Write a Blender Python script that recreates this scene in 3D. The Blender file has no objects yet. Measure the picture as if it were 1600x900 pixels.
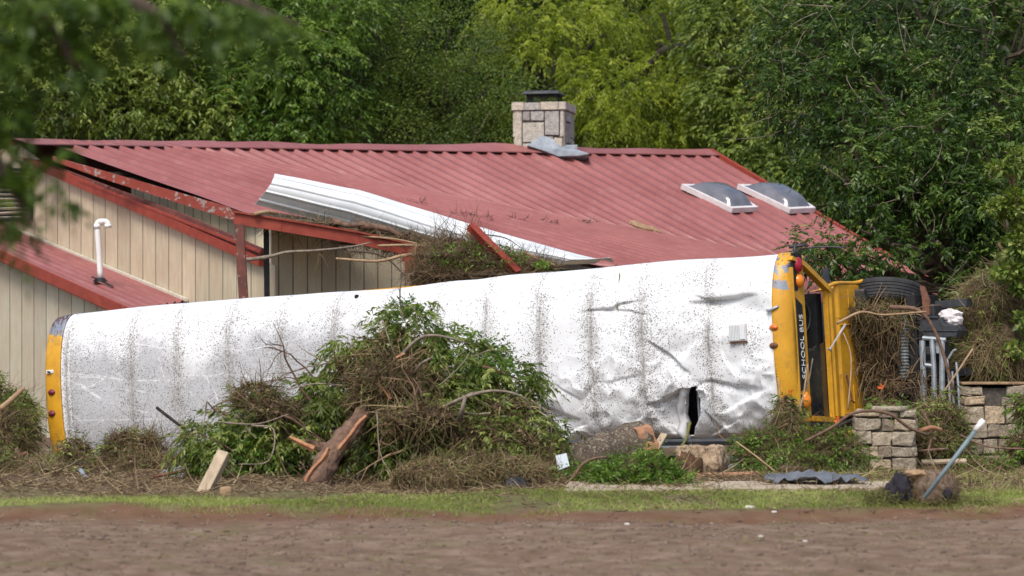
import bpy, math, random
import numpy as np
from mathutils import Vector, Matrix, noise as mnoise

random.seed(7)
RNG = np.random.default_rng(11)
R = math.radians
sc = bpy.context.scene

# ------------------------------------------------------------------ camera, light, exposure
F = 4400.0; EYE = 1.6; HOR = 545.0
cd = bpy.data.cameras.new('camera'); cam = bpy.data.objects.new('camera', cd); sc.collection.objects.link(cam)
cam.location = (0, 0, EYE); cam.rotation_euler = (R(90), 0, 0)
cd.sensor_width = 36; cd.lens = F/1600*36; cd.shift_y = (HOR-450)/1600
cd.clip_start = .1; cd.clip_end = 1500
cd.dof.use_dof = True; cd.dof.focus_distance = 41; cd.dof.aperture_fstop = 1.9
sc.camera = cam
w = bpy.data.worlds.new('World'); sc.world = w; w.use_nodes = True
nt = w.node_tree; bg = nt.nodes['Background']
sky = nt.nodes.new('ShaderNodeTexSky'); sky.sky_type = 'NISHITA'; sky.sun_disc = False
SUN_EL, SUN_AZ = 54, 198      # azimuth measured from +Y (view direction) clockwise
sky.sun_elevation = R(SUN_EL); sky.sun_rotation = R(SUN_AZ); sky.dust_density = 3; sky.air_density = 1.0
nt.links.new(sky.outputs[0], bg.inputs[0]); bg.inputs[1].default_value = .12
sl = bpy.data.lights.new('sun', 'SUN'); sl.energy = 1.9; sl.angle = R(24); sl.color = (1, .95, .88)
so = bpy.data.objects.new('sun', sl); sc.collection.objects.link(so)
sd = Vector((math.sin(R(SUN_AZ))*math.cos(R(SUN_EL)), math.cos(R(SUN_AZ))*math.cos(R(SUN_EL)), math.sin(R(SUN_EL))))
so.rotation_euler = sd.to_track_quat('Z', 'Y').to_euler(); so.location = (-5, 10, 30)
sc.view_settings.view_transform = 'Standard'; sc.view_settings.look = 'None'
sc.view_settings.gamma = 1; sc.view_settings.exposure = .55
try: sc.view_settings.use_curve_mapping = False
except Exception: pass
sc.render.engine = 'CYCLES'; sc.cycles.max_bounces = 6; sc.cycles.transparent_max_bounces = 8
sc.cycles.use_denoising = True

# ------------------------------------------------------------------ helpers
COL = sc.collection
def P(px, py, Y): return Vector(((px-800)/F*Y, Y, EYE+(HOR-py)/F*Y))
def hit(pl, px, py):
    o = Vector((0, 0, EYE)); d = Vector(((px-800)/F, 1, (HOR-py)/F))
    p, n = pl; return o+d*((p-o).dot(n)/d.dot(n))
def plane3(a, b, c): return (a, (b-a).cross(c-a).normalized())
def prop(o, label=None, cat=None, group=None, kind=None):
    if label: o['label'] = label
    if cat: o['category'] = cat
    if group: o['group'] = group
    if kind: o['kind'] = kind
    return o
def thing(name, label, cat, loc=(0, 0, 0), group=None, M=None):
    o = bpy.data.objects.new(name, None); COL.objects.link(o); o.empty_display_size = .2
    if M is not None: o.matrix_world = M; o['M'] = 1
    else: o.location = loc
    return prop(o, label, cat, group)
def link(name, me, mat, parent=None, local=False):
    o = bpy.data.objects.new(name, me); COL.objects.link(o)
    if mat: me.materials.append(mat)
    if parent is not None:
        o.parent = parent
        if not local:
            r = parent
            while r.parent: r = r.parent
            if parent is r: o.matrix_parent_inverse = Matrix.Translation(-parent.location)
    return o
def npmesh(name, V, Fq, var=None, smooth=False):
    V = np.asarray(V, np.float32); Fq = np.asarray(Fq, np.int32)
    me = bpy.data.meshes.new(name); k = Fq.shape[1]
    me.vertices.add(len(V)); me.vertices.foreach_set('co', V.ravel())
    me.loops.add(Fq.size); me.loops.foreach_set('vertex_index', Fq.ravel())
    me.polygons.add(len(Fq)); me.polygons.foreach_set('loop_start', np.arange(0, Fq.size, k, dtype=np.int32))
    me.polygons.foreach_set('loop_total', np.full(len(Fq), k, np.int32))
    if smooth: me.polygons.foreach_set('use_smooth', np.ones(len(Fq), bool))
    me.update(calc_edges=True); me.validate()
    if var is not None: setattr_(me, 'var', var)
    return me
def setattr_(me, nm, vals):
    a = me.attributes.new(nm, 'FLOAT', 'POINT'); a.data.foreach_set('value', np.asarray(vals, np.float32).ravel())

class MB:
    def __init__(s): s.v = []; s.f = []; s.var = []
    def add(s, vs, fs, var=.5):
        o = len(s.v); s.v += [tuple(v) for v in vs]; s.var += [var]*len(vs)
        s.f += [tuple(i+o for i in f) for f in fs]; return s
    def box(s, lo, hi, M=None, var=.5):
        (a, b, c), (d, e, f) = lo, hi
        vs = [Vector(p) for p in ((a,b,c),(d,b,c),(d,e,c),(a,e,c),(a,b,f),(d,b,f),(d,e,f),(a,e,f))]
        if M is not None: vs = [M@v for v in vs]
        return s.add(vs, [(0,3,2,1),(4,5,6,7),(0,1,5,4),(1,2,6,5),(2,3,7,6),(3,0,4,7)], var)
    def hexa(s, vs, var=.5):
        return s.add(vs, [(0,3,2,1),(4,5,6,7),(0,1,5,4),(1,2,6,5),(2,3,7,6),(3,0,4,7)], var)
    def bar(s, a, b, wdt, hgt, up=Vector((0,0,1)), var=.5):   # box beam a->b
        a = Vector(a); b = Vector(b); d = (b-a).normalized(); x = d.cross(up).normalized(); y = x.cross(d)
        q = [-x*wdt/2-y*hgt/2, x*wdt/2-y*hgt/2, x*wdt/2+y*hgt/2, -x*wdt/2+y*hgt/2]
        return s.add([a+p for p in q]+[b+p for p in q], [(0,3,2,1),(4,5,6,7),(0,1,5,4),(1,2,6,5),(2,3,7,6),(3,0,4,7)], var)
    def slab(s, pts, off, var=.5):          # polygon extruded by vector off
        n = len(pts); vs = list(pts)+[p+off for p in pts]
        fs = [tuple(range(n)), tuple(range(2*n-1, n-1, -1))]+[(i, i+n, (i+1) % n+n, (i+1) % n) for i in range(n)]
        return s.add(vs, fs, var)
    def tube(s, pts, rad, n=8, cap=True, jit=0, var=.5):
        pts = [Vector(p) for p in pts]; m = len(pts)
        if not hasattr(rad, '__len__'): rad = [rad]*m
        vs = []; prev = None
        for i, p in enumerate(pts):
            d = (pts[min(i+1, m-1)]-pts[max(i-1, 0)]).normalized()
            if prev is None: prev = d.orthogonal().normalized()
            prev = (prev-d*prev.dot(d)).normalized(); y = d.cross(prev)
            for k in range(n):
                a = 2*math.pi*k/n; rr = rad[i]
                if jit: rr *= 1+jit*mnoise.noise(p*6+Vector((math.cos(a), math.sin(a), 0))*1.3)
                vs.append(p+prev*math.cos(a)*rr+y*math.sin(a)*rr)
        fs = [(i*n+k, i*n+(k+1) % n, (i+1)*n+(k+1) % n, (i+1)*n+k) for i in range(m-1) for k in range(n)]
        if cap: fs += [tuple(range(n-1, -1, -1)), tuple((m-1)*n+k for k in range(n))]
        return s.add(vs, fs, var)
    def build(s, name, mat, parent=None, smooth=False, bevel=0, local=False):
        me = bpy.data.meshes.new(name); me.from_pydata(s.v, [], s.f); me.update()
        setattr_(me, 'var', s.var)
        if smooth: me.polygons.foreach_set('use_smooth', np.ones(len(me.polygons), bool))
        o = link(name, me, mat, parent, local)
        if bevel:
            b = o.modifiers.new('b', 'BEVEL'); b.width = bevel; b.segments = 2; b.limit_method = 'ANGLE'; b.angle_limit = R(35)
        return o

def wob(a, b, n=8, amp=.05, seed=0, sag=0):
    a = Vector(a); b = Vector(b); L = (b-a).length; out = []
    for i in range(n+1):
        t = i/n; p = a.lerp(b, t)
        k = math.sin(math.pi*t)**.5 if 0 < t < 1 else 0
        q = Vector((mnoise.noise(Vector((t*3, seed*3.1, 1))), mnoise.noise(Vector((t*3, seed*3.1, 5))), mnoise.noise(Vector((t*3, seed*3.1, 9)))))
        out.append(p+q*amp*L*k+Vector((0, 0, -sag*4*t*(1-t))))
    return out
def crv(pts, n=6):       # smooth polyline (Catmull-Rom)
    pts = [Vector(p) for p in pts]
    if len(pts) < 3: return pts
    e = [pts[0]*2-pts[1]]+pts+[pts[-1]*2-pts[-2]]; out = []
    for i in range(1, len(e)-2):
        a, b, c, d = e[i-1], e[i], e[i+1], e[i+2]
        for k in range(n):
            t = k/n
            out.append(.5*((2*b)+(c-a)*t+(2*a-5*b+4*c-d)*t*t+(3*b-a-3*c+d)*t**3))
    out.append(pts[-1]); return out

def vnoise(p, seed=0):
    p = np.asarray(p, float); i = np.floor(p).astype(np.int64); f = p-i; f = f*f*(3-2*f)
    def h(a):
        n = (a[:, 0]*374761393+a[:, 1]*668265263+a[:, 2]*2147483647+seed*974711) & 0xffffffff
        n = ((n ^ (n >> 13))*1274126177) & 0xffffffff
        return ((n ^ (n >> 16)) & 0xffff)/65535.
    r = 0
    for dx in (0, 1):
        for dy in (0, 1):
            for dz in (0, 1):
                wgt = (f[:, 0] if dx else 1-f[:, 0])*(f[:, 1] if dy else 1-f[:, 1])*(f[:, 2] if dz else 1-f[:, 2])
                r = r+wgt*h(i+np.array([dx, dy, dz]))
    return r*2-1
def fbm(p, oc=4, seed=0):
    r = 0; a = 1; p = np.asarray(p, float)
    for o in range(oc): r = r+a*vnoise(p*2**o+o*17.3, seed+o); a *= .5
    return r
def nrm(a): return a/np.maximum(np.linalg.norm(a, axis=1, keepdims=True), 1e-9)
def rdir(n): return nrm(RNG.normal(size=(n, 3)))

# ------------------------------------------------------------------ materials
def newmat(name):
    m = bpy.data.materials.new(name); m.use_nodes = True
    return m, m.node_tree.nodes, m.node_tree.links, m.node_tree.nodes['Principled BSDF']
def texco(N, L, scale=None, kind='Object', map_scale=None):
    tc = N.new('ShaderNodeTexCoord'); o = tc.outputs[kind]
    if map_scale:
        mp = N.new('ShaderNodeMapping'); mp.inputs['Scale'].default_value = map_scale; L.new(o, mp.inputs[0]); o = mp.outputs[0]
    return o
def noise(N, L, co, scale, detail=4, rough=.55, dist=0):
    n = N.new('ShaderNodeTexNoise'); n.inputs['Scale'].default_value = scale; n.inputs['Detail'].default_value = detail
    n.inputs['Roughness'].default_value = rough; n.inputs['Distortion'].default_value = dist; L.new(co, n.inputs['Vector']); return n.outputs['Fac']
def ramp(N, L, fac, stops, interp='LINEAR'):
    r = N.new('ShaderNodeValToRGB'); r.color_ramp.interpolation = interp
    e = r.color_ramp.elements
    while len(e) < len(stops): e.new(.5)
    for k, (p, c) in enumerate(stops):
        e[k].position = p; e[k].color = (c, c, c, 1) if not hasattr(c, '__len__') else (*c, 1)
    L.new(fac, r.inputs[0]); return r.outputs[0]
def mix(N, L, fac, a, b, mode='MIX'):
    m = N.new('ShaderNodeMix'); m.data_type = 'RGBA'; m.blend_type = mode
    for i, x in ((0, fac), (6, a), (7, b)):
        if isinstance(x, (int, float)): m.inputs[i].default_value = x
        elif isinstance(x, tuple): m.inputs[i].default_value = (*x, 1)
        else: L.new(x, m.inputs[i])
    return m.outputs[2]
def math_(N, L, op, a, b=None, clamp=False):
    m = N.new('ShaderNodeMath'); m.operation = op; m.use_clamp = clamp
    for i, x in enumerate((a, b)):
        if x is None: continue
        if isinstance(x, (int, float)): m.inputs[i].default_value = x
        else: L.new(x, m.inputs[i])
    return m.outputs[0]
def bump(N, L, h, bsdf, strength=.5, dist=.02):
    b = N.new('ShaderNodeBump'); b.inputs['Strength'].default_value = strength; b.inputs['Distance'].default_value = dist
    L.new(h, b.inputs['Height']); L.new(b.outputs[0], bsdf.inputs['Normal']); return b
def attr(N, nm):
    a = N.new('ShaderNodeAttribute'); a.attribute_name = nm; return a.outputs['Fac']
def sepc(N, L, co):
    s = N.new('ShaderNodeSeparateXYZ'); L.new(co, s.inputs[0]); return s.outputs

def surf(name, c1, c2, scale=6, rough=.6, bstr=.4, bscale=40, metal=0, spots=None, spot_scale=20, spot_thr=.62, spec=.4, ms=None, varmix=0):
    m, N, L, B = newmat(name); co = texco(N, L, map_scale=ms)
    f = noise(N, L, co, scale, 6, .6)
    c = ramp(N, L, f, [(.3, c1), (.7, c2)])
    if varmix:
        v = attr(N, 'var'); k = ramp(N, L, v, [(0, 1-varmix), (1, 1+varmix)]); c = mix(N, L, 1.0, c, k, 'MULTIPLY')
    if spots:
        g = noise(N, L, co, spot_scale, 5, .7); g = ramp(N, L, g, [(spot_thr, 0), (spot_thr+.04, 1)])
        c = mix(N, L, g, c, spots)
    L.new(c, B.inputs['Base Color']); B.inputs['Roughness'].default_value = rough; B.inputs['Metallic'].default_value = metal
    B.inputs['Specular IOR Level'].default_value = spec
    if bstr:
        bump(N, L, noise(N, L, co, bscale, 5, .65), B, bstr, .01)
    return m
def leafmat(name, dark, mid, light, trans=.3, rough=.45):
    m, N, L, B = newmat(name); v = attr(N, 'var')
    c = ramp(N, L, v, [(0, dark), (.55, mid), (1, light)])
    L.new(c, B.inputs['Base Color']); B.inputs['Roughness'].default_value = rough; B.inputs['Specular IOR Level'].default_value = .35
    t = N.new('ShaderNodeBsdfTranslucent'); c2 = mix(N, L, 1.0, c, (1.25, 1.3, .6), 'MULTIPLY'); L.new(c2, t.inputs[0])
    mx = N.new('ShaderNodeMixShader'); mx.inputs[0].default_value = trans
    L.new(B.outputs[0], mx.inputs[1]); L.new(t.outputs[0], mx.inputs[2]); L.new(mx.outputs[0], N['Material Output'].inputs[0]); return m

MT = {}
MT['leaf_mid'] = leafmat('leaf_mid', (.04,.072,.013), (.18,.255,.04), (.46,.50,.14))
MT['leaf_lime'] = leafmat('leaf_lime', (.055,.09,.010), (.28,.355,.032), (.60,.62,.11), .45)
MT['leaf_oak'] = leafmat('leaf_oak', (.03,.06,.012), (.12,.19,.033), (.30,.37,.08))
MT['leaf_pecan'] = leafmat('leaf_pecan', (.013,.035,.009), (.07,.135,.022), (.30,.37,.09), .26, .36)
MT['leaf_pale'] = leafmat('leaf_pale', (.06,.11,.02), (.15,.22,.04), (.34,.38,.12))
MT['leaf_fresh'] = leafmat('leaf_fresh', (.04,.09,.012), (.13,.23,.03), (.28,.38,.08), .3, .4)
MT['leaf_pile'] = leafmat('leaf_pile', (.04,.062,.014), (.165,.22,.04), (.42,.45,.15), .25, .42)
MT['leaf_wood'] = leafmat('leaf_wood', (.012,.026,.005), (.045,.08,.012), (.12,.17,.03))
MT['leaf_near'] = leafmat('leaf_near', (.02,.05,.008), (.07,.13,.015), (.16,.22,.03), .4)
MT['straw'] = leafmat('straw', (.06,.035,.018), (.20,.135,.07), (.46,.36,.21), .05, .8)
MT['straw_green'] = leafmat('straw_green', (.06,.05,.016), (.17,.17,.05), (.34,.34,.13), .1, .8)
MT['grass'] = leafmat('grass', (.11,.13,.03), (.27,.33,.07), (.50,.52,.20), .3, .6)
MT['bark'] = surf('bark', (.05,.036,.026), (.14,.105,.08), 9, .9, 1, 30, ms=(1,1,.35))
MT['bark_dark'] = surf('bark_dark', (.015,.011,.009), (.05,.038,.03), 9, .9, 1, 30)
MT['bark_grey'] = surf('bark_grey', (.13,.10,.08), (.32,.26,.20), 14, .85, .8, 40)
MT['bark_lichen'] = surf('bark_lichen', (.05,.035,.025), (.15,.115,.085), 14, .95, 1.0, 26, spots=(.3,.27,.2), spot_scale=30, spot_thr=.56)
MT['bark_red'] = surf('bark_red', (.09,.05,.034), (.22,.135,.09), 12, .85, .8, 40)
MT['rawwood'] = surf('rawwood', (.26,.10,.045), (.52,.27,.14), 22, .8, 1, 60, ms=(1,1,.25))
MT['sawwood'] = surf('sawwood', (.24,.11,.06), (.44,.24,.13), 12, .8, .4, 50)
MT['stickwood'] = surf('stickwood', (.24,.15,.08), (.42,.29,.17), 10, .8, .6, 60)
MT['driftwood'] = surf('driftwood', (.30,.23,.15), (.5,.4,.28), 8, .8, .5, 40, ms=(1,1,.25), spots=(.16,.11,.07), spot_scale=14, spot_thr=.6)
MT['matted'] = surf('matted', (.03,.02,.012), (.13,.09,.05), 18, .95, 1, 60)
MT['mudroot'] = surf('mudroot', (.03,.018,.012), (.14,.075,.04), 10, .95, 1, 30)
MT['dark'] = surf('dark', (.008,.008,.01), (.02,.02,.022), 10, .6, .3, 40)
MT['black_rubber'] = surf('black_rubber', (.018,.018,.02), (.04,.04,.042), 10, .75, .3, 60)
MT['chassis'] = surf('chassis', (.02,.022,.026), (.06,.065,.075), 6, .5, .3, 40, spots=(.12,.08,.05), spot_scale=9, spot_thr=.6)
MT['pale_plastic'] = surf('pale_plastic', (.4,.45,.48), (.55,.6,.62), 3, .4, .1)
MT['chrome'] = surf('chrome', (.55,.56,.58), (.75,.76,.78), 6, .25, .2, 20, metal=.45)
MT['galv'] = surf('galv', (.30,.34,.37), (.5,.55,.6), 7, .42, .2, 20, metal=.5)
MT['lead'] = surf('lead', (.20,.235,.27), (.36,.41,.46), 7, .5, .3, 9)
MT['greyrod'] = surf('greyrod', (.12,.17,.19), (.2,.26,.28), 9, .5, .2, 20)
MT['rust'] = surf('rust', (.12,.05,.03), (.24,.11,.07), 14, .85, .6, 50)
MT['whitepvc'] = surf('whitepvc', (.74,.72,.69), (.84,.83,.8), 5, .35, 0)
MT['cream_trim'] = surf('cream_trim', (.5,.46,.37), (.66,.62,.52), 10, .6, .3, 50)
MT['redtrim'] = surf('redtrim', (.22,.035,.02), (.33,.06,.035), 5, .55, .4, 40, spots=(.28,.22,.18), spot_scale=11, spot_thr=.66)
MT['redpost'] = surf('redpost', (.10,.035,.03), (.2,.06,.045), 5, .7, .6, 30, spots=(.26,.19,.15), spot_scale=9, spot_thr=.6)
MT['peeltrim'] = surf('peeltrim', (.22,.035,.02), (.30,.06,.04), 5, .6, .6, 40, spots=(.3,.27,.25), spot_scale=7, spot_thr=.56)
MT['ply'] = surf('ply', (.34,.19,.10), (.5,.3,.18), 6, .8, .4, 40)
MT['smoke'] = surf('smoke', (.09,.10,.12), (.17,.17,.19), 3, .06, 0, spec=.9)
MT['white_frame'] = surf('white_frame', (.6,.56,.56), (.74,.7,.7), 6, .5, .1)
MT['tarp'] = surf('tarp', (.09,.10,.115), (.16,.175,.20), 4, .5, .5, 20)
MT['concrete'] = surf('concrete', (.34,.27,.19), (.5,.42,.32), 4, .9, .8, 30, spots=(.18,.12,.08), spot_scale=5, spot_thr=.58)
MT['red_lens'] = surf('red_lens', (.30,.015,.03), (.4,.02,.04), 5, .2, 0)
MT['maroon_lens'] = surf('maroon_lens', (.13,.02,.03), (.2,.03,.045), 9, .4, .2)
MT['amber_lens'] = surf('amber_lens', (.75,.2,.015), (.85,.28,.02), 5, .2, 0)
MT['orange_lens'] = surf('orange_lens', (.55,.13,.02), (.7,.2,.03), 9, .35, .2)
MT['orange'] = surf('orange', (.8,.1,.02), (.9,.2,.04), 9, .6, 0)
MT['navy'] = surf('navy', (.012,.010,.014), (.028,.024,.036), 9, .9, .5, 40)
MT['fuzz'] = surf('fuzz', (.12,.08,.06), (.3,.22,.17), 20, .95, 1, 50)
MT['stone_pale'] = surf('stone_pale', (.5,.47,.43), (.7,.66,.6), 8, .9, .6, 30)
MT['hose'] = surf('hose', (.10,.12,.13), (.2,.22,.23), 9, .6, .3)
MT['letter'] = surf('letter', (.7,.7,.7), (.8,.8,.8), 9, .6, 0)

# chunky limestone, one tone per stone
def stonemat(name, c1, c2, c3):
    m, N, L, B = newmat(name); co = texco(N, L)
    f = noise(N, L, co, 9, 8, .68); c = ramp(N, L, f, [(.28, c1), (.52, c2), (.75, c3)])
    g = ramp(N, L, noise(N, L, co, 55, 4, .7), [(.38, 0), (.5, 1)])
    c = mix(N, L, math_(N, L, 'MULTIPLY', math_(N, L, 'SUBTRACT', 1, g), .55), c, (.09, .075, .06))
    v = attr(N, 'var'); k = ramp(N, L, v, [(0, (.62, .58, .56)), (.5, (1, 1, 1)), (1, (1.3, 1.18, 1.02))]); c = mix(N, L, 1.0, c, k, 'MULTIPLY')
    L.new(c, B.inputs['Base Color']); B.inputs['Roughness'].default_value = .92
    bump(N, L, noise(N, L, co, 26, 8, .72), B, 1, .03); return m
MT['limestone'] = stonemat('limestone', (.22,.18,.13), (.45,.38,.285), (.62,.54,.43))
MT['chimney_stone'] = stonemat('chimney_stone', (.25,.25,.24), (.47,.46,.43), (.64,.62,.57))
MT['stump'] = stonemat('stump', (.16,.10,.06), (.42,.33,.24), (.55,.46,.36))
MT['mortar'] = surf('mortar', (.05,.045,.04), (.13,.11,.09), 20, .95, .6, 60)

# red ribbed metal
def redmetal():
    m, N, L, B = newmat('red_metal'); co = texco(N, L)
    f = noise(N, L, co, .7, 5, .6); c = ramp(N, L, f, [(.3, (.245,.078,.072)), (.7, (.325,.12,.112))])
    g = ramp(N, L, noise(N, L, co, 2.3, 6, .75), [(.5, 0), (.8, 1)]); c = mix(N, L, math_(N, L, 'MULTIPLY', g, .4), c, (.42,.23,.21))
    s = ramp(N, L, noise(N, L, co, 34, 3, .6), [(.72, 0), (.75, 1)]); c = mix(N, L, math_(N, L, 'MULTIPLY', s, .7), c, (.09,.05,.04))
    L.new(c, B.inputs['Base Color']); B.inputs['Roughness'].default_value = .42; B.inputs['Specular IOR Level'].default_value = .45
    bump(N, L, noise(N, L, co, 3, 4), B, .25, .05); return m
MT['red_metal'] = redmetal()
def whitemetal():
    m, N, L, B = newmat('white_metal'); co = texco(N, L)
    c = ramp(N, L, noise(N, L, co, 3, 5), [(.3, (.66,.7,.72)), (.7, (.8,.82,.83))])
    s = ramp(N, L, noise(N, L, co, 22, 3, .6), [(.72, 0), (.76, 1)]); c = mix(N, L, math_(N, L, 'MULTIPLY', s, .7), c, (.15,.12,.1))
    L.new(c, B.inputs['Base Color']); B.inputs['Roughness'].default_value = .35; return m
MT['white_metal'] = whitemetal()
def siding(name, period, c1, c2, streak=.5):
    m, N, L, B = newmat(name); co = texco(N, L); x, y, z = sepc(N, L, co)
    t = math_(N, L, 'FRACT', math_(N, L, 'DIVIDE', x, period)); d = math_(N, L, 'ABSOLUTE', math_(N, L, 'SUBTRACT', t, .5))
    gw = .007/period
    g = ramp(N, L, d, [(gw, 1), (gw*2.2, 0)])
    cell = math_(N, L, 'FLOOR', math_(N, L, 'DIVIDE', math_(N, L, 'ADD', x, period/2), period))
    wn = N.new('ShaderNodeTexWhiteNoise'); wn.noise_dimensions = '1D'; L.new(cell, wn.inputs['W'])
    st = noise(N, L, texco(N, L, map_scale=(9, 1, 1.1)), 1.6, 6, .65)
    c = ramp(N, L, st, [(.3, c1), (.62, c2)])
    c = mix(N, L, 1.0, c, ramp(N, L, wn.outputs[0], [(0, .86), (1, 1.08)]), 'MULTIPLY')
    lo = ramp(N, L, noise(N, L, co, .9, 4, .6), [(.35, 0), (.75, 1)]); c = mix(N, L, math_(N, L, 'MULTIPLY', lo, .6), c, (.40,.28,.18))
    # pocked mildew, in horizontal bands
    sp = ramp(N, L, noise(N, L, texco(N, L, map_scale=(1, 1, 1.6)), 30, 5, .72), [(.6, 0), (.66, 1)])
    ar = ramp(N, L, noise(N, L, texco(N, L, map_scale=(.5, 1, 1.2)), 1.7, 3), [(.48, 0), (.62, 1)])
    c = mix(N, L, math_(N, L, 'MULTIPLY', math_(N, L, 'MULTIPLY', sp, ar), .8*streak*1.6, True), c, (.07,.055,.04))
    c = mix(N, L, math_(N, L, 'MULTIPLY', g, .7), c, (.05,.04,.03))
    L.new(c, B.inputs['Base Color']); B.inputs['Roughness'].default_value = .75
    bump(N, L, math_(N, L, 'SUBTRACT', math_(N, L, 'MULTIPLY', st, .15), g), B, .8, .02); return m
MT['siding_gable'] = siding('siding_gable', .46, (.50,.425,.29), (.65,.57,.41), .3)
MT['siding_front_brightened'] = siding('siding_front_brightened', .3, (.62,.55,.38), (.76,.69,.50), .9)  # same cream boards, coloured paler to make up for the porch shade
MT['siding_wing'] = siding('siding_wing', .46, (.44,.41,.31), (.56,.52,.40), .4)

def yellowpaint(name, peel):
    m, N, L, B = newmat(name); co = texco(N, L)
    c = ramp(N, L, noise(N, L, co, 3, 6, .6), [(.3, (.56,.27,.015)), (.7, (.70,.36,.02))])
    if peel:
        p = attr(N, 'peel')
        g = math_(N, L, 'ADD', noise(N, L, co, 7, 5, .62), math_(N, L, 'MULTIPLY', p, .42))
        g1 = ramp(N, L, g, [(.74, 0), (.765, 1)]); c = mix(N, L, g1, c, (.22,.25,.31))
        h = math_(N, L, 'ADD', noise(N, L, texco(N, L, map_scale=(1.3, 1, 1)), 19, 4, .6), math_(N, L, 'MULTIPLY', p, .2))
        h1 = ramp(N, L, h, [(.72, 0), (.74, 1)]); c = mix(N, L, h1, c, (.09,.035,.025))
    s = ramp(N, L, noise(N, L, co, 40, 3, .6), [(.7, 0), (.74, 1)]); c = mix(N, L, math_(N, L, 'MULTIPLY', s, .6), c, (.12,.08,.03))
    gr_ = ramp(N, L, noise(N, L, co, 4.5, 7, .75), [(.5, 0), (.72, .6)]); c = mix(N, L, gr_, c, (.25, .15, .05))
    L.new(c, B.inputs['Base Color']); B.inputs['Roughness'].default_value = .45
    bump(N, L, noise(N, L, co, 5, 3), B, .15, .05); return m
MT['yellow'] = yellowpaint('yellow', False); MT['yellow_peel'] = yellowpaint('yellow_peel', True)

def busroof():
    m, N, L, B = newmat('white_roof_paint'); co = texco(N, L)
    film = attr(N, 'film'); seam = attr(N, 'seam'); spk = attr(N, 'speck')
    f = math_(N, L, 'ADD', noise(N, L, co, 2.2, 7, .65), math_(N, L, 'SUBTRACT', film, .5))
    fm = ramp(N, L, f, [(.45, 0), (.72, 1)])
    c = mix(N, L, math_(N, L, 'MULTIPLY', fm, .85), (.77, .785, .80), (.445, .45, .465))
    fine = ramp(N, L, noise(N, L, co, 38, 6, .8), [(.36, .62), (.5, .95), (.62, 1.2)]); c = mix(N, L, math_(N, L, 'MULTIPLY', fm, .8), c, mix(N, L, 1.0, c, fine, 'MULTIPLY'))
    # scratches that bare the white paint through the film
    for sc_, th, mp in ((1.0, .0012, (.16, 1, 1.5)),):
        s = noise(N, L, texco(N, L, map_scale=mp), sc_, 2.5, .5, .3)
        s = ramp(N, L, math_(N, L, 'ABSOLUTE', math_(N, L, 'SUBTRACT', s, .52)), [(th, 1), (th*2.2, 0)])
        c = mix(N, L, math_(N, L, 'MULTIPLY', s, math_(N, L, 'MULTIPLY', fm, .8)), c, (.84, .84, .84))
    c = mix(N, L, math_(N, L, 'MULTIPLY', attr(N, 'scr'), ramp(N, L, noise(N, L, co, 9, 4), [(.38, .1), (.62, .8)])), c, (.86, .87, .88))
    gm = math_(N, L, 'MULTIPLY', seam, ramp(N, L, noise(N, L, texco(N, L, map_scale=(1, 1, .5)), 5, 6, .75), [(.36, 0), (.62, .62)]), True); c = mix(N, L, gm, c, (.40, .385, .36))
    # mud specks
    for sc_, gain, mn in ((9, .10, 1), (17, .2, 1), (29, .33, 0), (55, .45, 0)):
        v = N.new('ShaderNodeTexVoronoi'); v.inputs['Scale'].default_value = sc_; L.new(co, v.inputs['Vector'])
        wn = N.new('ShaderNodeTexWhiteNoise'); L.new(v.outputs['Color'], wn.inputs['Vector'])
        dens = math_(N, L, 'ADD', seam, spk)
        dens = math_(N, L, 'MULTIPLY', dens, ramp(N, L, noise(N, L, co, 3.1, 5, .7), [(.34, .08), (.6, 1.5)]))
        if mn: dens = math_(N, L, 'ADD', math_(N, L, 'MULTIPLY', dens, .6), .008)
        on = math_(N, L, 'LESS_THAN', wn.outputs[0], dens)
        rad = math_(N, L, 'MULTIPLY', wn.outputs[0], 0)
        sp = ramp(N, L, math_(N, L, 'ADD', v.outputs['Distance'], math_(N, L, 'MULTIPLY', noise(N, L, co, 120, 2), .22)), [(gain, 1), (gain+.12, 0)])
        c = mix(N, L, math_(N, L, 'MULTIPLY', math_(N, L, 'MULTIPLY', on, sp), .85), c, (.11, .10, .085))
    c = mix(N, L, math_(N, L, 'MULTIPLY', attr(N, 'seamline'), .6), c, (.22, .21, .2))
    c = mix(N, L, math_(N, L, 'MULTIPLY', attr(N, 'mud'), .5), c, (.36, .32, .27))
    L.new(c, B.inputs['Base Color']); B.inputs['Roughness'].default_value = .38; B.inputs['Specular IOR Level'].default_value = .3
    bump(N, L, noise(N, L, co, 4, 3), B, .12, .05); return m
MT['bus_roof'] = busroof()

def windowglass():
    m, N, L, B = newmat('dirty_glass'); co = texco(N, L)
    c = ramp(N, L, noise(N, L, co, 3, 5), [(.4, (.012,.015,.02)), (.75, (.07,.065,.045))])
    L.new(c, B.inputs['Base Color']); B.inputs['Roughness'].default_value = .12; B.inputs['Specular IOR Level'].default_value = .6; return m
MT['glass'] = windowglass()

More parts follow.
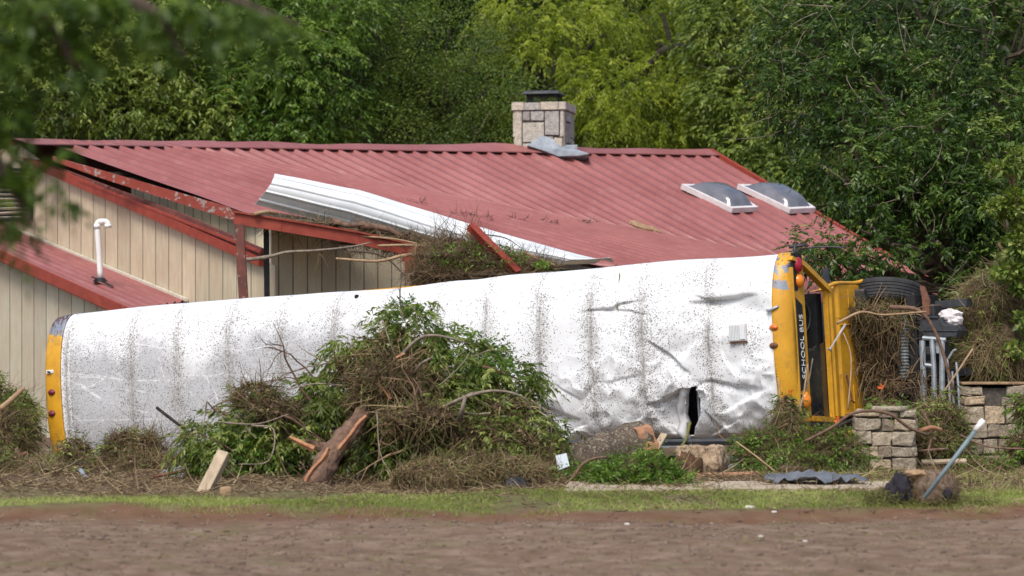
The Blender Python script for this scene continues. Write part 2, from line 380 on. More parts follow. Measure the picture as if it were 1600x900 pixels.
def groundmat():
    m, N, L, B = newmat('ground'); co = texco(N, L); x, y, z = sepc(N, L, co)
    dirt = ramp(N, L, noise(N, L, co, 3.5, 8, .68), [(.3, (.115,.073,.046)), (.5, (.185,.124,.085)), (.7, (.27,.20,.145))])
    peb = ramp(N, L, noise(N, L, co, 16, 4, .6), [(.62, 0), (.70, 1)]); dirt = mix(N, L, math_(N, L, 'MULTIPLY', peb, .5), dirt, (.38,.31,.26))
    soil = ramp(N, L, noise(N, L, co, 5, 8, .7), [(.3, (.06,.04,.025)), (.55, (.15,.105,.07)), (.75, (.28,.22,.16))])
    gr = ramp(N, L, noise(N, L, co, 2.2, 6, .65), [(.3, (.10,.08,.04)), (.7, (.16,.17,.06))])
    e = math_(N, L, 'ADD', y, math_(N, L, 'MULTIPLY', math_(N, L, 'SUBTRACT', noise(N, L, co, 1.1, 5, .65), .5), 1.5))
    k = math_(N, L, 'SUBTRACT', e, math_(N, L, 'MULTIPLY', x, .10))
    g0 = ramp(N, L, math_(N, L, 'DIVIDE', k, 60), [(.466, 0), (.473, 1)])
    lip = ramp(N, L, math_(N, L, 'DIVIDE', k, 60), [(.452, 0), (.464, 1), (.472, 0)])
    s0 = ramp(N, L, math_(N, L, 'DIVIDE', e, 60), [(.50, 0), (.54, 1)])
    c = mix(N, L, g0, dirt, gr); c = mix(N, L, s0, c, soil)
    c = mix(N, L, math_(N, L, 'MULTIPLY', lip, .8), c, (.13,.062,.033))
    weed = ramp(N, L, noise(N, L, co, 1.3, 6, .65), [(.55, 0), (.68, 1)]); c = mix(N, L, math_(N, L, 'MULTIPLY', weed, .5), c, (.12,.12,.04))
    L.new(c, B.inputs['Base Color']); B.inputs['Roughness'].default_value = .95; B.inputs['Specular IOR Level'].default_value = .15
    bump(N, L, noise(N, L, co, 11, 8, .7), B, .8, .02); return m
MT['ground'] = groundmat()

# ------------------------------------------------------------------ leaf, strand and blob generators (numpy)
def leaves(Pn, D, L, W, var, up=.6):
    n = len(Pn); D = nrm(D)
    nr = nrm(rdir(n)*.8+np.array([0, -.25, up])); S = nrm(np.cross(D, nr)); nr = np.cross(S, D)
    L = (L*RNG.uniform(.7, 1.25, n))[:, None]; Wd = (W*RNG.uniform(.7, 1.2, n))[:, None]
    tip = Pn+D*L-np.array([0, 0, 1])*L*.12
    mid = Pn+D*L*.42+nr*Wd*.18
    V = np.stack([Pn, mid+S*Wd/2, tip, mid-S*Wd/2], 1).reshape(-1, 3)
    Fq = np.arange(4*n).reshape(-1, 4)
    return V, Fq, np.repeat(np.clip(var+RNG.normal(0, .12, n), 0, 1), 4)
def pinnate(Pn, D, pairs, rl, L, W, var, droop=.5):
    out = []; n = len(Pn); D = nrm(D); dn = np.array([0, 0, -1.])
    S = nrm(np.cross(D, np.array([0, 0, 1.])+RNG.normal(0, .35, (n, 3))))
    rr = (rl*RNG.uniform(.7, 1.2, n))[:, None]
    for k in range(pairs+1):
        t = (k+.7)/(pairs+.7); q = Pn+D*rr*t+dn*droop*rr*t*t
        if k == pairs: out.append(leaves(q, D+dn*droop*.9, L, W, var)); break
        for sg in (-1, 1):
            d = S*sg*.85+D*.55+dn*(.15+droop*.7)+RNG.normal(0, .16, (n, 3))
            out.append(leaves(q, d, L, W, var))
    return merge(out)
def merge(lst):
    V = []; Fs = []; Va = []; o = 0
    for v, f, a in lst: V.append(v); Fs.append(f+o); Va.append(a); o += len(v)
    return np.concatenate(V), np.concatenate(Fs), np.concatenate(Va)
def clumped(c, r, nsub, per, sig, outward=1.0, low=-1):
    """points in bunches near the skin of an ellipsoid; returns positions, outward directions, tone per bunch"""
    c = np.array(c); r = np.array(r); d = rdir(nsub); d = d[d[:, 2] > low] if low > -1 else d
    rad = RNG.uniform(.55, 1.08, len(d))**.7
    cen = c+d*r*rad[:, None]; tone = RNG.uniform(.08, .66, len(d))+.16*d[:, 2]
    k = np.repeat(np.arange(len(d)), per); off = RNG.normal(0, 1, (len(k), 3))*sig
    pos = cen[k]+off*np.array([1, 1, .75]); dr = nrm(d[k]*outward+nrm(off)*.8+RNG.normal(0, .35, (len(k), 3)))
    return pos, dr, tone[k]
def foliage(clumps, st):
    out = []
    for (c, r, m) in clumps:
        pos, dr, tn = clumped(c, r, max(3, int(st['sub']*m)), st['per'], st['sig'])
        if 'clip' in st: k = pos[:, 2] > st['clip']; pos, dr, tn = pos[k], dr[k], tn[k]
        dr = dr+np.array([0, 0, -st.get('hang', .2)])
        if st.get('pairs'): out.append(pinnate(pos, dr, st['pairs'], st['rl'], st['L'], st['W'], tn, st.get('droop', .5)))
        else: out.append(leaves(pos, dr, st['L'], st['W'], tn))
    return merge(out)
def leaf_obj(name, data, mat, parent): 
    V, Fq, a = data; return link(name, npmesh(name, V, Fq, a), mat, parent)
def strands(Pn, D, L, r, var, grav=.3, curl=.5, seg=4):
    n = len(Pn); D = nrm(D); L = np.broadcast_to(L, (n,)).astype(float); r = np.broadcast_to(r, (n,)).astype(float)
    pts = [Pn]; d = D; step = (L/seg)[:, None]
    bias = RNG.normal(0, 1, (n, 3))*curl
    for k in range(seg):
        d = nrm(d+bias*.35+RNG.normal(0, .18, (n, 3))*curl+np.array([0, 0, -grav])*.35); pts.append(pts[-1]+d*step)
    rings = []
    a0 = nrm(np.cross(D, rdir(n)))
    for k, p in enumerate(pts):
        dd = nrm(pts[min(k+1, seg)]-pts[max(k-1, 0)]); a = nrm(a0-dd*np.sum(a0*dd, 1, keepdims=True)); b = np.cross(dd, a)
        rk = (r*(1-.75*k/seg))[:, None]
        for j in range(3):
            an = 2*math.pi*j/3; rings.append(p+a*math.cos(an)*rk+b*math.sin(an)*rk)
    V = np.stack(rings, 1); m = 3*(seg+1); Fq = []
    for k in range(seg):
        for j in range(3): Fq.append([k*3+j, k*3+(j+1) % 3, (k+1)*3+(j+1) % 3, (k+1)*3+j])
    Fq = (np.array(Fq)[None]+(np.arange(n)*m)[:, None, None]).reshape(-1, 4)
    return V.reshape(-1, 3), Fq, np.repeat(np.clip(var, 0, 1), m)
def in_ell(c, r, n, lo=.55):
    d = rdir(n); return np.array(c)+d*np.array(r)*(RNG.uniform(lo, 1.05, n)**.8)[:, None], d
def straw(ells, n, L, r, grav=.5, curl=.7, bias=(0, 0, 0), lo=.6, zmin=.0, tang=.9):
    out = []; tot = sum(e[2] for e in ells)
    for c, rad, wgt in ells:
        k = int(n*wgt/tot); p, d = in_ell(c, rad, k, lo)
        t = nrm(np.cross(d, rdir(k))*tang+d*.45+np.array(bias))
        ok = p[:, 2] > zmin; p = p[ok]; t = t[ok]; k = len(p)
        tone = .45+.28*fbm(p*2.2, 2, 3)+RNG.normal(0, .17, k)
        out.append(strands(p, t, L*RNG.uniform(.4, 1.5, k), r*RNG.uniform(.6, 1.5, k), tone, grav, curl))
    return merge(out)
def blob(c, r, amp=.25, fr=3, n=28, seed=1, flat=None):
    u = np.linspace(0, 2*np.pi, 2*n, endpoint=False); v = np.linspace(.02, np.pi-.02, n)
    U, Vv = np.meshgrid(u, v); d = np.stack([np.sin(Vv)*np.cos(U), np.sin(Vv)*np.sin(U), np.cos(Vv)], -1).reshape(-1, 3)
    rad = 1+amp*fbm(d*fr+seed*7.7, 4, seed); Pn = np.array(c)+d*np.array(r)*rad[:, None]
    if flat is not None: Pn[:, 2] = np.maximum(Pn[:, 2], flat)
    i = np.arange(n-1)[:, None]*2*n; j = np.arange(2*n)[None]; j2 = (j+1) % (2*n)
    Fq = np.stack([i+j, i+2*n+j, i+2*n+j2, i+j2], -1).reshape(-1, 4)
    return Pn, Fq, np.full(len(Pn), .5)
def E(px, py, Y, rx, ry, rd, wgt=1):   # ellipse measured in photo pixels at distance Y, rd deep
    c = P(px, py, Y); return (tuple(c), (rx/F*Y, rd, ry/F*Y), wgt)
def sticks(mb, specs):     # (px,py,Y),(px,py,Y)..., r0,r1
    for pts, r0, r1 in specs:
        q = crv([P(*p) for p in pts], 5); m = len(q)
        mb.tube(q, [r0+(r1-r0)*i/(m-1) for i in range(m)], 7, jit=.25)
    return mb
exec_order = []
# ------------------------------------------------------------------ terrain
def ground_h(x, y):
    x = np.asarray(x, float); y = np.asarray(y, float)
    near = np.exp(-((y-32)/22)**4)
    h = .05*near*fbm(np.stack([x*.7, y*.5, 0*x], -1).reshape(-1, 3), 4, 5).reshape(x.shape)
    h += .010*near*fbm(np.stack([x*5, y*4, 0*x], -1).reshape(-1, 3), 3, 8).reshape(x.shape)
    h -= .4*np.exp(-((x+6.6)/2.2)**2-((y-44.6)/3.2)**2)          # scour hollow under the bus's tail
    h += .014*near*np.clip((29-y), 0, 1)*fbm(np.stack([x*.5+y*.05, y*.9, 0*x], -1).reshape(-1, 3), 3, 15).reshape(x.shape)
    k = y-.10*x
    h += .05*np.tanh((k-27.9)*5)-.03                              # turf lip above the bare dirt
    h += .9*np.clip((y-66)/40, 0, 3)
    return h
def warp(lo, hi, a, b, step):
    mid = np.arange(a, b, step); g = [b]; s = step
    while g[-1] < hi: s *= 1.22; g.append(g[-1]+s)
    l = [a]; s = step
    while l[-1] > lo: s *= 1.22; l.append(l[-1]-s)
    return np.array(l[::-1][:-1]+list(mid)+g)
xs = warp(-420, 420, -8.5, 8.5, .07); ys = warp(-60, 900, 17, 47, .08)
X, Y = np.meshgrid(xs, ys); Z = ground_h(X, Y)
nx, ny = len(xs), len(ys); i = np.arange(ny-1)[:, None]*nx; j = np.arange(nx-1)[None]
me = npmesh('ground', np.stack([X, Y, Z], -1).reshape(-1, 3), np.stack([i+j, i+j+1, i+nx+j+1, i+nx+j], -1).reshape(-1, 4), None, True)
prop(link('ground', me, MT['ground']), kind='structure')
def gh(x, y): return float(ground_h(np.array([x]), np.array([y]))[0])

# ------------------------------------------------------------------ the house
A = P(18, 222, 56); Bp = P(1110, 238, 67.3)
g = Vector((.616, -.788, 0)); rd = (Bp-A).normalized(); rh = Vector((rd.x, rd.y, 0)).normalized()
C = P(1490, 462, 61.0)
MAIN = plane3(A, C, Bp)
if MAIN[1].z < 0: MAIN = (MAIN[0], -MAIN[1])
up = MAIN[1]
GP = (A+g*0, Vector((-.788, -.616, 0)))            # gable wall plane, normal to the camera side
def GPo(o): return (GP[0]+GP[1]*o, GP[1])
def zplane(px): return None
cl = lambda x: 235+.183*(x-300)                   # crease line in the photo
c1 = hit(MAIN, 300, cl(300)); c2 = hit(MAIN, 1200, cl(1200)); Fl = P(400, 337, 50.0)
FLAP = plane3(c1, Fl, c2)
if FLAP[1].z < 0: FLAP = (FLAP[0], -FLAP[1])
upf = FLAP[1]
def eave_y(x): return float(np.interp(x, [400, 880, 950, 1250, 1500], [337, 404, 418, 474, 520]))
def ridge_pt(px):     # the ridge line at this column
    lo, hi = 0., 1.4
    for _ in range(40):
        m = (lo+hi)/2; p = A+(Bp-A)*m
        if 800+p.x/p.y*F < px: lo = m
        else: hi = m
    return A+(Bp-A)*lo
house = thing('wooden_house', 'damaged wooden house with red ribbed metal roof, stone chimney and cream board walls', 'house', (-4, 55, 0))
# roof skin: every rib follows its own line, bent where the sheet is torn up along the crease
prof = [(0, 0), (.28, .004), (.56, .0), (.61, .062), (.77, .062), (.82, .0)]
xr0, xr1, per = 74., 1110., 23.4
cols = []; k = 0
while xr0+k*per < xr1:
    for t, h in prof: cols.append((xr0+(k+t)*per, h))
    k += 1
cols = [c for c in cols if c[0] <= xr1]+[(xr1, 0)]
NU, NL = 8, 14
V = []
for xr, h in cols:
    r0 = ridge_pt(xr); ry = HOR-(r0.z-EYE)/r0.y*F; rx = 800+r0.x/r0.y*F
    m1 = np.interp(xr, [75, 150, 300, 500, 800, 1110], [.30, .33, .40, .47, .53, .575])
    m2 = np.interp(xr, [75, 250, 700, 1110], [.352, .31, .205, .2])
    # crossing of the upper run with the crease
    xc = (ry-m1*rx-235+.183*300)/(.183-m1) if m1 > .184 else 1e9
    if rx < 232 or xc < rx: xc = rx+1
    yc = ry+m1*(xc-rx)
    if xc > 1225: xc = None
    pts = []
    if xc is None:
        # runs whole to the eave
        p0 = r0; q = hit(MAIN, rx+100, ry+m1*100); d = (q-p0).normalized(); dn = (C-Bp); Lr = dn.length
        tt = (C.z+.03*(xr1-xr)/1000-p0.z)/d.z
        for s in range(NU+NL+1): pts.append(p0+d*tt*s/(NU+NL)+up*h)
    else:
        for s in range(NU):
            t = s/NU; pts.append(hit(MAIN, rx+(xc-rx)*t, ry+(yc-ry)*t)+up*h)
        # eave crossing
        best = None
        for xe in np.arange(max(xc, 120), 1700, 1.0):
            ye = yc+m2*(xe-xc); ey = eave_y(xe) if xe > 400 else 1e9
            if ye >= ey: best = xe; break
            if xe >= 400 and xr < 76: best = xe; break
        if best is None: best = 1500
        best = min(best, 1420); best = max(best, 401+(xr-74)*.02)
        for s in range(NL+1):
            t = s/NL; fx_, fy_ = xc+(best-xc)*t, yc+m2*(best-xc)*t; p = hit(FLAP, fx_, fy_)
            wf = max(0., min(1., (905-xr)/170)); p = hit(MAIN, fx_, fy_).lerp(p, wf*wf*(3-2*wf)) if wf < 1 else p
            rip = .012*mnoise.noise(Vector((xr*.02, t*3, 0)))
            pts.append(p+upf*(h*1.15+rip))
    V += pts
nr = NU+NL+1; nc = len(cols); V = np.array([tuple(v) for v in V])
i = np.arange(nc-1)[:, None]*nr; j = np.arange(nr-1)[None]
Fq = np.stack([i+j, i+j+1, i+nr+j+1, i+nr+j], -1).reshape(-1, 4)
ro = link('roof', npmesh('roof', V, Fq, None), MT['red_metal'], house)
s = ro.modifiers.new('s', 'SOLIDIFY'); s.thickness = .006; s.offset = -1
roof = ro
# ridge cap, slightly buckled
mb = MB(); q0 = []; q1 = []; q2 = []
for px in range(18, 1112, 14):
    p = ridge_pt(px); wv = .05*mnoise.noise(Vector((px*.011, 3, 0)))+(.06*math.exp(-((px-770)/60)**2) if px < 812 else 0)
    p = p+Vector((0, 0, wv+.075)); q1.append(p)
    r0 = ridge_pt(px); ry = HOR-(r0.z-EYE)/r0.y*F
    dx_ = 9/np.interp(px, [75, 150, 300, 500, 800, 1110], [.352, .33, .40, .47, .53, .575])
    pl_ = MAIN if px > 232 else FLAP
    q0.append(hit(pl_, px+dx_, ry+9)+up*.085); q2.append(p+Vector((-.616, .788, 0))*.2+Vector((0, 0, -.115)))
n = len(q1); mb.add(q0+q1+q2+[p+Vector((0, 0, -.02)) for p in q0], [(i, i+1, n+i+1, n+i) for i in range(n-1)]+[(n+i, n+i+1, 2*n+i+1, 2*n+i) for i in range(n-1)]+[(3*n+i, 3*n+i+1, i+1, i) for i in range(n-1)])
link_ = mb.build('ridge_cap', MT['red_metal'], roof)
# back slope, far gable and hidden walls
mb = MB(); bk = Vector((-.616, .788, 0))*7.9+Vector((0, 0, -3.3))
mb.slab([A, Bp, Bp+bk, A+bk], Vector((0, 0, -.05))); mb.build('back_roof', MT['red_metal'], house)
# rake trim at the right end of the roof
mb = MB(); mb.bar(Bp+up*.02, C+up*.0, .10, .14, up); mb.build('rake_trim', MT['redtrim'], house)
mb = MB(); e0 = C; e1 = C-rh*9; mb.bar(e0-Vector((0, 0, .08)), e1-Vector((0, 0, .08)), .05, .14); mb.build('eave_trim', MT['redtrim'], house)
# lower porch strip of roof at the right end
mb = MB()
o0 = C+g*.05+Vector((0, 0, -.18))
pr = []
for k in range(60):
    h = .035 if k % 5 == 3 else 0
    a = o0+rh*(1.2-k*.06); pr += [a+Vector((0, 0, h)), a+g*1.6+Vector((0, 0, -.36+h))]
mb.add(pr, [(2*k, 2*k+2, 2*k+3, 2*k+1) for k in range(59)]); mb.build('porch_roof_strip', MT['red_metal'], house)

# walls: local x runs along the wall, local z up
def wall(name, pl, pts, mat, th=.04, xdir=None, parent=house, extra=None):
    n = pl[1]; xd = xdir or Vector((0, 0, 1)).cross(n).normalized()*1
    if xd.x < 0: xd = -xd
    W = [hit(pl, *p) if len(p) == 2 else p for p in pts]; o = Vector((W[0].x, W[0].y, 0))
    M = Matrix(((xd.x, -n.x, 0, o.x), (xd.y, -n.y, 0, o.y), (xd.z, -n.z, 1, 0), (0, 0, 0, 1))); Mi = M.inverted()
    m = MB(); m.slab([Mi@p for p in W], Vector((0, th, 0))); ob = m.build(name, mat, None, local=True)
    ob.parent = parent; ob.matrix_parent_inverse = Matrix.Translation(-parent.location); ob.matrix_basis = M
    return ob
wall('wall', GP, [(-150, 270), (30, 226), (62, 250), (430, 416), (430, 720), (-150, 700)], MT['siding_gable'])
corner = hit(GP, 424, 560); corner.z = 0
FP = (corner, Vector((.616, -.788, 0)).normalized())
wall('wall', FP, [(424, 352), (560, 352), (700, 390), (900, 432), (1150, 470), (1150, 640), (424, 720)], MT['siding_front_brightened'])
wall('wall', GPo(-.75), [(205, 280), (330, 322), (401, 346), (470, 358), (470, 470), (205, 470)], MT['siding_front_brightened'])
# far walls so that the house is closed
mb = MB(); q = Bp+g*.3; q2 = Bp-g*7.5
fw = [Vector((C.x-.3, C.y-.2, 0)), Vector((C.x-.3, C.y-.2, C.z-.1)), q+Vector((0, 0, -.3)), Vector((q2.x, q2.y, 2.6)), Vector((q2.x, q2.y, 0))]
mb.slab(fw, -rh*.1); mb.build('far_wall', MT['siding_wing'], house)
# louvred gable vent
mb = MB(); vp = GPo(.05)
a, b, c, d = [hit(vp, *p) for p in ((-32, 262), (48, 266), (48, 342), (-32, 346))]
for p, q in ((a, b), (b, c), (c, d), (d, a)): mb.bar(p, q, .06, .06, vp[1])
vent = mb.build('gable_vent', MT['dark'], house)
mb = MB()
for k in range(11):
    t = (k+.5)/11; mb.bar(a.lerp(d, t), b.lerp(c, t), .012, .055, (vp[1]+Vector((0, 0, .8))).normalized())
mb.build('louvre', MT['cream_trim'], vent)
mb = MB(); mb.slab([p-vp[1]*.04 for p in (a, b, c, d)], vp[1]*-.005); mb.build('backing', MT['dark'], vent)

# rake boards on the gable and under the torn-up roof
def board(name, pl, pts, mat, th, parent=house, bevel=.0):
    m = MB(); m.slab([hit(pl, *p) for p in pts], pl[1]*th); return m.build(name, mat, parent, bevel=bevel)
board('rake_board', GPo(.04), [(40, 247), (62, 250), (250, 330), (412, 402), (412, 416), (250, 345), (62, 264)], MT['redtrim'], .10)
board('rake_flashing', GPo(.02), [(64, 250), (130, 275), (285, 333), (412, 388), (412, 403), (250, 332)], MT['redpost'], .05)
board('rake_flashing', GPo(.10), [(128, 280), (285, 342), (410, 392), (410, 396), (285, 346), (128, 284)], MT['redtrim'], .05)
RP = (Fl, Vector((-.75, -.66, 0)).normalized())
RB = []
e_a = hit(FLAP, 82, 243); e_b = hit(FLAP, 401, 335)
mb = MB()
th = Vector((-.5, -.8, 0)).normalized()*.04
for (f0, f1, h0, h1) in ((0, .25, .10, .16), (.25, .6, .16, .2), (.6, 1.0, .2, .24)):
    p, q = e_a.lerp(e_b, f0), e_a.lerp(e_b, f1)
    mb.hexa([p-Vector((0,0,h0)), q-Vector((0,0,h1)), q-Vector((0,0,h1))-th, p-Vector((0,0,h0))-th, p-Vector((0,0,.012)), q-Vector((0,0,.012)), q-Vector((0,0,.012))-th, p-Vector((0,0,.012))-th])
mb.build('fascia', MT['peeltrim'], house)
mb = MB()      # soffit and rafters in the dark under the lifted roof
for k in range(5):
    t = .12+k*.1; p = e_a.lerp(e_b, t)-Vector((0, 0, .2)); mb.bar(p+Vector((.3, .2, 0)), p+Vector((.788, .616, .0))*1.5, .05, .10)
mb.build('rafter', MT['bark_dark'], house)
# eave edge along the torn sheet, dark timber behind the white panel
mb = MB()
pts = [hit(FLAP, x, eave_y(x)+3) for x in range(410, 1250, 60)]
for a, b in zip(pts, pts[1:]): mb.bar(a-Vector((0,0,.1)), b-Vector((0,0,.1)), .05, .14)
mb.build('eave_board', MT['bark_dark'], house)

# ---- chimney
cc = ridge_pt(857)-g*.16; cb = cc.z
CM = Matrix.Translation(Vector((cc.x, cc.y, 0)))@Matrix.Rotation(R(-12), 4, 'Z')
chim = None
def stonework(mb, x0, x1, z0, z1, y0, rows, M, split, gap=.018, jit=.012, proud=.02, dy=.1):
    z = z0
    for r_ in rows:
        h = (z1-z0)*r_; x = x0
        ws = split(r_); tot = sum(ws)
        for wd in ws:
            w_ = (x1-x0)*wd/tot
            a = (x+gap/2, y0-proud*random.random(), z+gap/2); b = (x+w_-gap/2, y0+dy, z+h-gap/2)
            vs = []
            for (xx, yy, zz) in ((a[0],a[1],a[2]),(b[0],a[1],a[2]),(b[0],b[1],a[2]),(a[0],b[1],a[2]),(a[0],a[1],b[2]),(b[0],a[1],b[2]),(b[0],b[1],b[2]),(a[0],b[1],b[2])):
                vs.append(M@Vector((xx+random.uniform(-jit, jit), yy, zz+random.uniform(-jit, jit))))
            mb.hexa(vs, random.random()); x += w_
        z += h
px2m = cc.y/F
cw = 39.5*px2m; z1 = EYE+(HOR-164)*px2m; zb = EYE+(HOR-232)*px2m
mb = MB(); mb.box((-cw+.02, -cw+.02, zb-1.6), (cw-.02, cw-.02, z1-.01), CM)
chim = mb.build('chimney', MT['mortar'], house)
mb = MB()
hz = z1-zb-.16
stone_rects = [(0,.16,0,1),(.165,.32,.70,.98),(.165,.60,.12,.66),(.165,.6,0,.1),(.325,.6,.7,.98),(.61,.9,.30,.98),(.61,.78,0,.28),(.79,.97,0,.24),(.91,1,.26,.98)]
for k in range(4):
    RM = CM@Matrix.Rotation(R(90*k), 4, 'Z')
    for (a, b, c, d) in stone_rects:
        j = .006
        x0, x1 = -cw+2*cw*a+.012, -cw+2*cw*b-.004; z0_, z1_ = zb+hz*c+.01, zb+hz*d-.006
        pr_ = .01+.02*random.random()
        q = [(x0,-cw-pr_,z0_),(x1,-cw-pr_,z0_),(x1,-cw+.04,z0_),(x0,-cw+.04,z0_),(x0,-cw-pr_,z1_),(x1,-cw-pr_,z1_),(x1,-cw+.04,z1_),(x0,-cw+.04,z1_)]
        mb.hexa([RM@Vector((v[0]+random.uniform(-j,j), v[1], v[2]+random.uniform(-j*2,j*2))) for v in q], random.random())
mb.build('stone_face', MT['chimney_stone'], chim, bevel=.008)
mb = MB(); ew = cw+.05
for k in range(4):
    RM = CM@Matrix.Rotation(R(90*k), 4, 'Z'); x = -ew
    for wd in (.23, .3, .33, .14):
        x1_ = x+2*ew*wd; mb.box((x+.004, -ew-.006*random.random(), z1-.165), (x1_-.006, -ew+.16, z1+random.uniform(0, .02)), RM, var=.5+.5*random.random()); x = x1_
mb.box((-ew+.15, -ew+.15, z1-.1), (ew-.15, ew-.15, z1-.02), CM)
mb.build('capstone', MT['chimney_stone'], chim, bevel=.01)
mb = MB(); cr = cw*.62
mb.box((-cr, -cr, z1-.02), (cr, cr, z1+.035), CM)
for sx in (-1, 1):
    for sy in (-1, 1): mb.box((sx*cr*.93-.012, sy*cr*.93-.012, z1), (sx*cr*.93+.012, sy*cr*.93+.012, z1+.23), CM)
for k in range(13):
    t = -cr*.93+2*cr*.93*k/12
    for sy in (-1, 1):
        mb.box((t-.004, sy*cr*.93-.004, z1), (t+.004, sy*cr*.93+.004, z1+.22), CM); mb.box((sy*cr*.93-.004, t-.004, z1), (sy*cr*.93+.004, t+.004, z1+.22), CM)
for z_ in (.07, .12, .17):
    mb.box((-cr*.93, -cr*.93-.004, z1+z_), (cr*.93, -cr*.93+.004, z1+z_+.008), CM)
mb.build('spark_screen', MT['dark'], chim)
mb = MB(); ct = cw*.74; vs = []
for zz, s_ in ((z1+.215, 1), (z1+.235, 1.0), (z1+.285, .9), (z1+.3, .8)):
    vs += [CM@Vector((x*ct*s_, y*ct*s_, zz)) for x, y in ((-1,-1),(1,-1),(1,1),(-1,1))]
mb.add(vs, [(0,3,2,1)]+[(4*l+k, 4*l+(k+1) % 4, 4*l+4+(k+1) % 4, 4*l+4+k) for l in range(3) for k in range(4)]+[(12,13,14,15)])
mb.build('rain_cap', MT['chassis'], chim, bevel=.008)
# crumpled flashing: saddle + apron
mb = MB(); fo = lambda px, py, o: hit(MAIN, px, py)+up*o
fl = [(824, 227, .06), (846, 211, .5), (862, 216, .45), (884, 227, .3), (902, 226, .3), (902, 234, .10), (921, 240, .06), (905, 243, .05), (872, 244, .06), (852, 236, .07)]
pv = [fo(*p)-g*0 for p in fl]
yb = (CM@Vector((0, -cw-.05, 0))).y
pv = [P(p[0], p[1], yb-.03-.12*abs(i-4.5)/5*(1 if i > 4 or i == 0 else 0)) for i, p in enumerate(fl)]
ctr = P(872, 232, yb-.10)
mb.add(pv+[ctr]+[p+Vector((0, .5, -.12)) for p in pv], [(i, (i+1) % 10, 10) for i in range(10)]+[(i, 11+i, 11+(i+1) % 10, (i+1) % 10) for i in range(10)])
o = mb.build('flashing', MT['lead'], chim)

# ---- skylights
def skylight(cs, lab):
    pts = [hit(MAIN, *c) for c in cs]     # near-left order: top-left, top-right, bottom-right, bottom-left
    b0 = [p+up*.05 for p in pts]; b1 = [p+up*.17 for p in pts]
    mb = MB(); cen = sum(pts, Vector())/4
    inn = [p.lerp(cen, .13)+up*.17 for p in pts]; inb = [p.lerp(cen, .13)+up*.1 for p in pts]
    mb.add(b0+b1+inn+inb, [(i, (i+1) % 4, 4+(i+1) % 4, 4+i) for i in range(4)]+[(4+i, 4+(i+1) % 4, 8+(i+1) % 4, 8+i) for i in range(4)]+[(8+i, 8+(i+1) % 4, 12+(i+1) % 4, 12+i) for i in range(4)])
    fr = mb.build('skylight', MT['white_frame'], roof, bevel=.006); prop(fr, lab)
    n = 14; vs = []; q = [p.lerp(cen, .12)+up*.13 for p in pts]
    for a in range(n+1):
        for b in range(n+1):
            s_, t_ = a/n, b/n; p = (q[0]*(1-s_)+q[1]*s_)*(1-t_)+(q[3]*(1-s_)+q[2]*s_)*t_
            vs.append(p+up*.25*((1-(2*s_-1)**4)*(1-(2*t_-1)**4))**.8)
    m2 = MB(); m2.add(vs, [(a*(n+1)+b, (a+1)*(n+1)+b, (a+1)*(n+1)+b+1, a*(n+1)+b+1) for a in range(n) for b in range(n)])
    m2.build('dome', MT['smoke'], fr, smooth=True)
skylight([(1062, 298), (1128, 299), (1182, 334), (1142, 336)], 'left one of the two domed skylights')
skylight([(1150, 298), (1216, 299), (1272, 335), (1232, 337)], 'right one of the two domed skylights')

# ---- left wing: lean-to with its own wall
WG = GPo(2.0)
T = [hit(GP, x, 366+.415*(x-40)) for x in (-120, 292)]
EW = [hit(GPo(2.3), -120, 340), hit(GPo(2.3), 205, 487)]
EW = [hit(GPo(2.3), -120, 393-.46*120+2), hit(GPo(2.3), 205, 393+.46*205-1)]
nrmw = (T[1]-T[0]).cross(EW[0]-T[0]).normalized()
if nrmw.z < 0: nrmw = -nrmw
mb = MB(); vs = []; seg = 7*7
for k in range(seg+1):
    ph = (k % 7); h = .035 if ph in (4, 5) else 0
    t = k/seg
    vs += [T[0].lerp(EW[0], t)+nrmw*h, T[1].lerp(EW[1], t)+nrmw*h]
mb.add(vs, [(2*k, 2*k+2, 2*k+3, 2*k+1) for k in range(seg)]); wr = mb.build('wing_roof', MT['red_metal'], house)
mb = MB(); mb.hexa([EW[0]-Vector((0,0,.16)), EW[1]-Vector((0,0,.16)), EW[1]-Vector((0,0,.16))-WG[1]*.05, EW[0]-Vector((0,0,.16))-WG[1]*.05, EW[0]+Vector((0,0,.03)), EW[1]+Vector((0,0,.03)), EW[1]+Vector((0,0,.03))-WG[1]*.05, EW[0]+Vector((0,0,.03))-WG[1]*.05])
mb.bar(EW[0]-WG[1]*.12-Vector((0,0,.17)), EW[1]-WG[1]*.12-Vector((0,0,.17)), .2, .02)
mb.build('wing_fascia', MT['redtrim'], house)
board('wall_flashing', GPo(.02), [(38, 361), (294, 466), (294, 471), (38, 366)], MT['cream_trim'], .06)
mb = MB(); a = hit(GPo(.05), -60, 369); b = hit(GPo(.05), 44, 369); mb.bar(a, b, .14, .05); mb.build('ridge_cap', MT['red_metal'], wr)
wall('wall', WG, [(-150, 355), (0, 402), (212, 499), (212, 690), (-150, 700)], MT['siding_wing'])
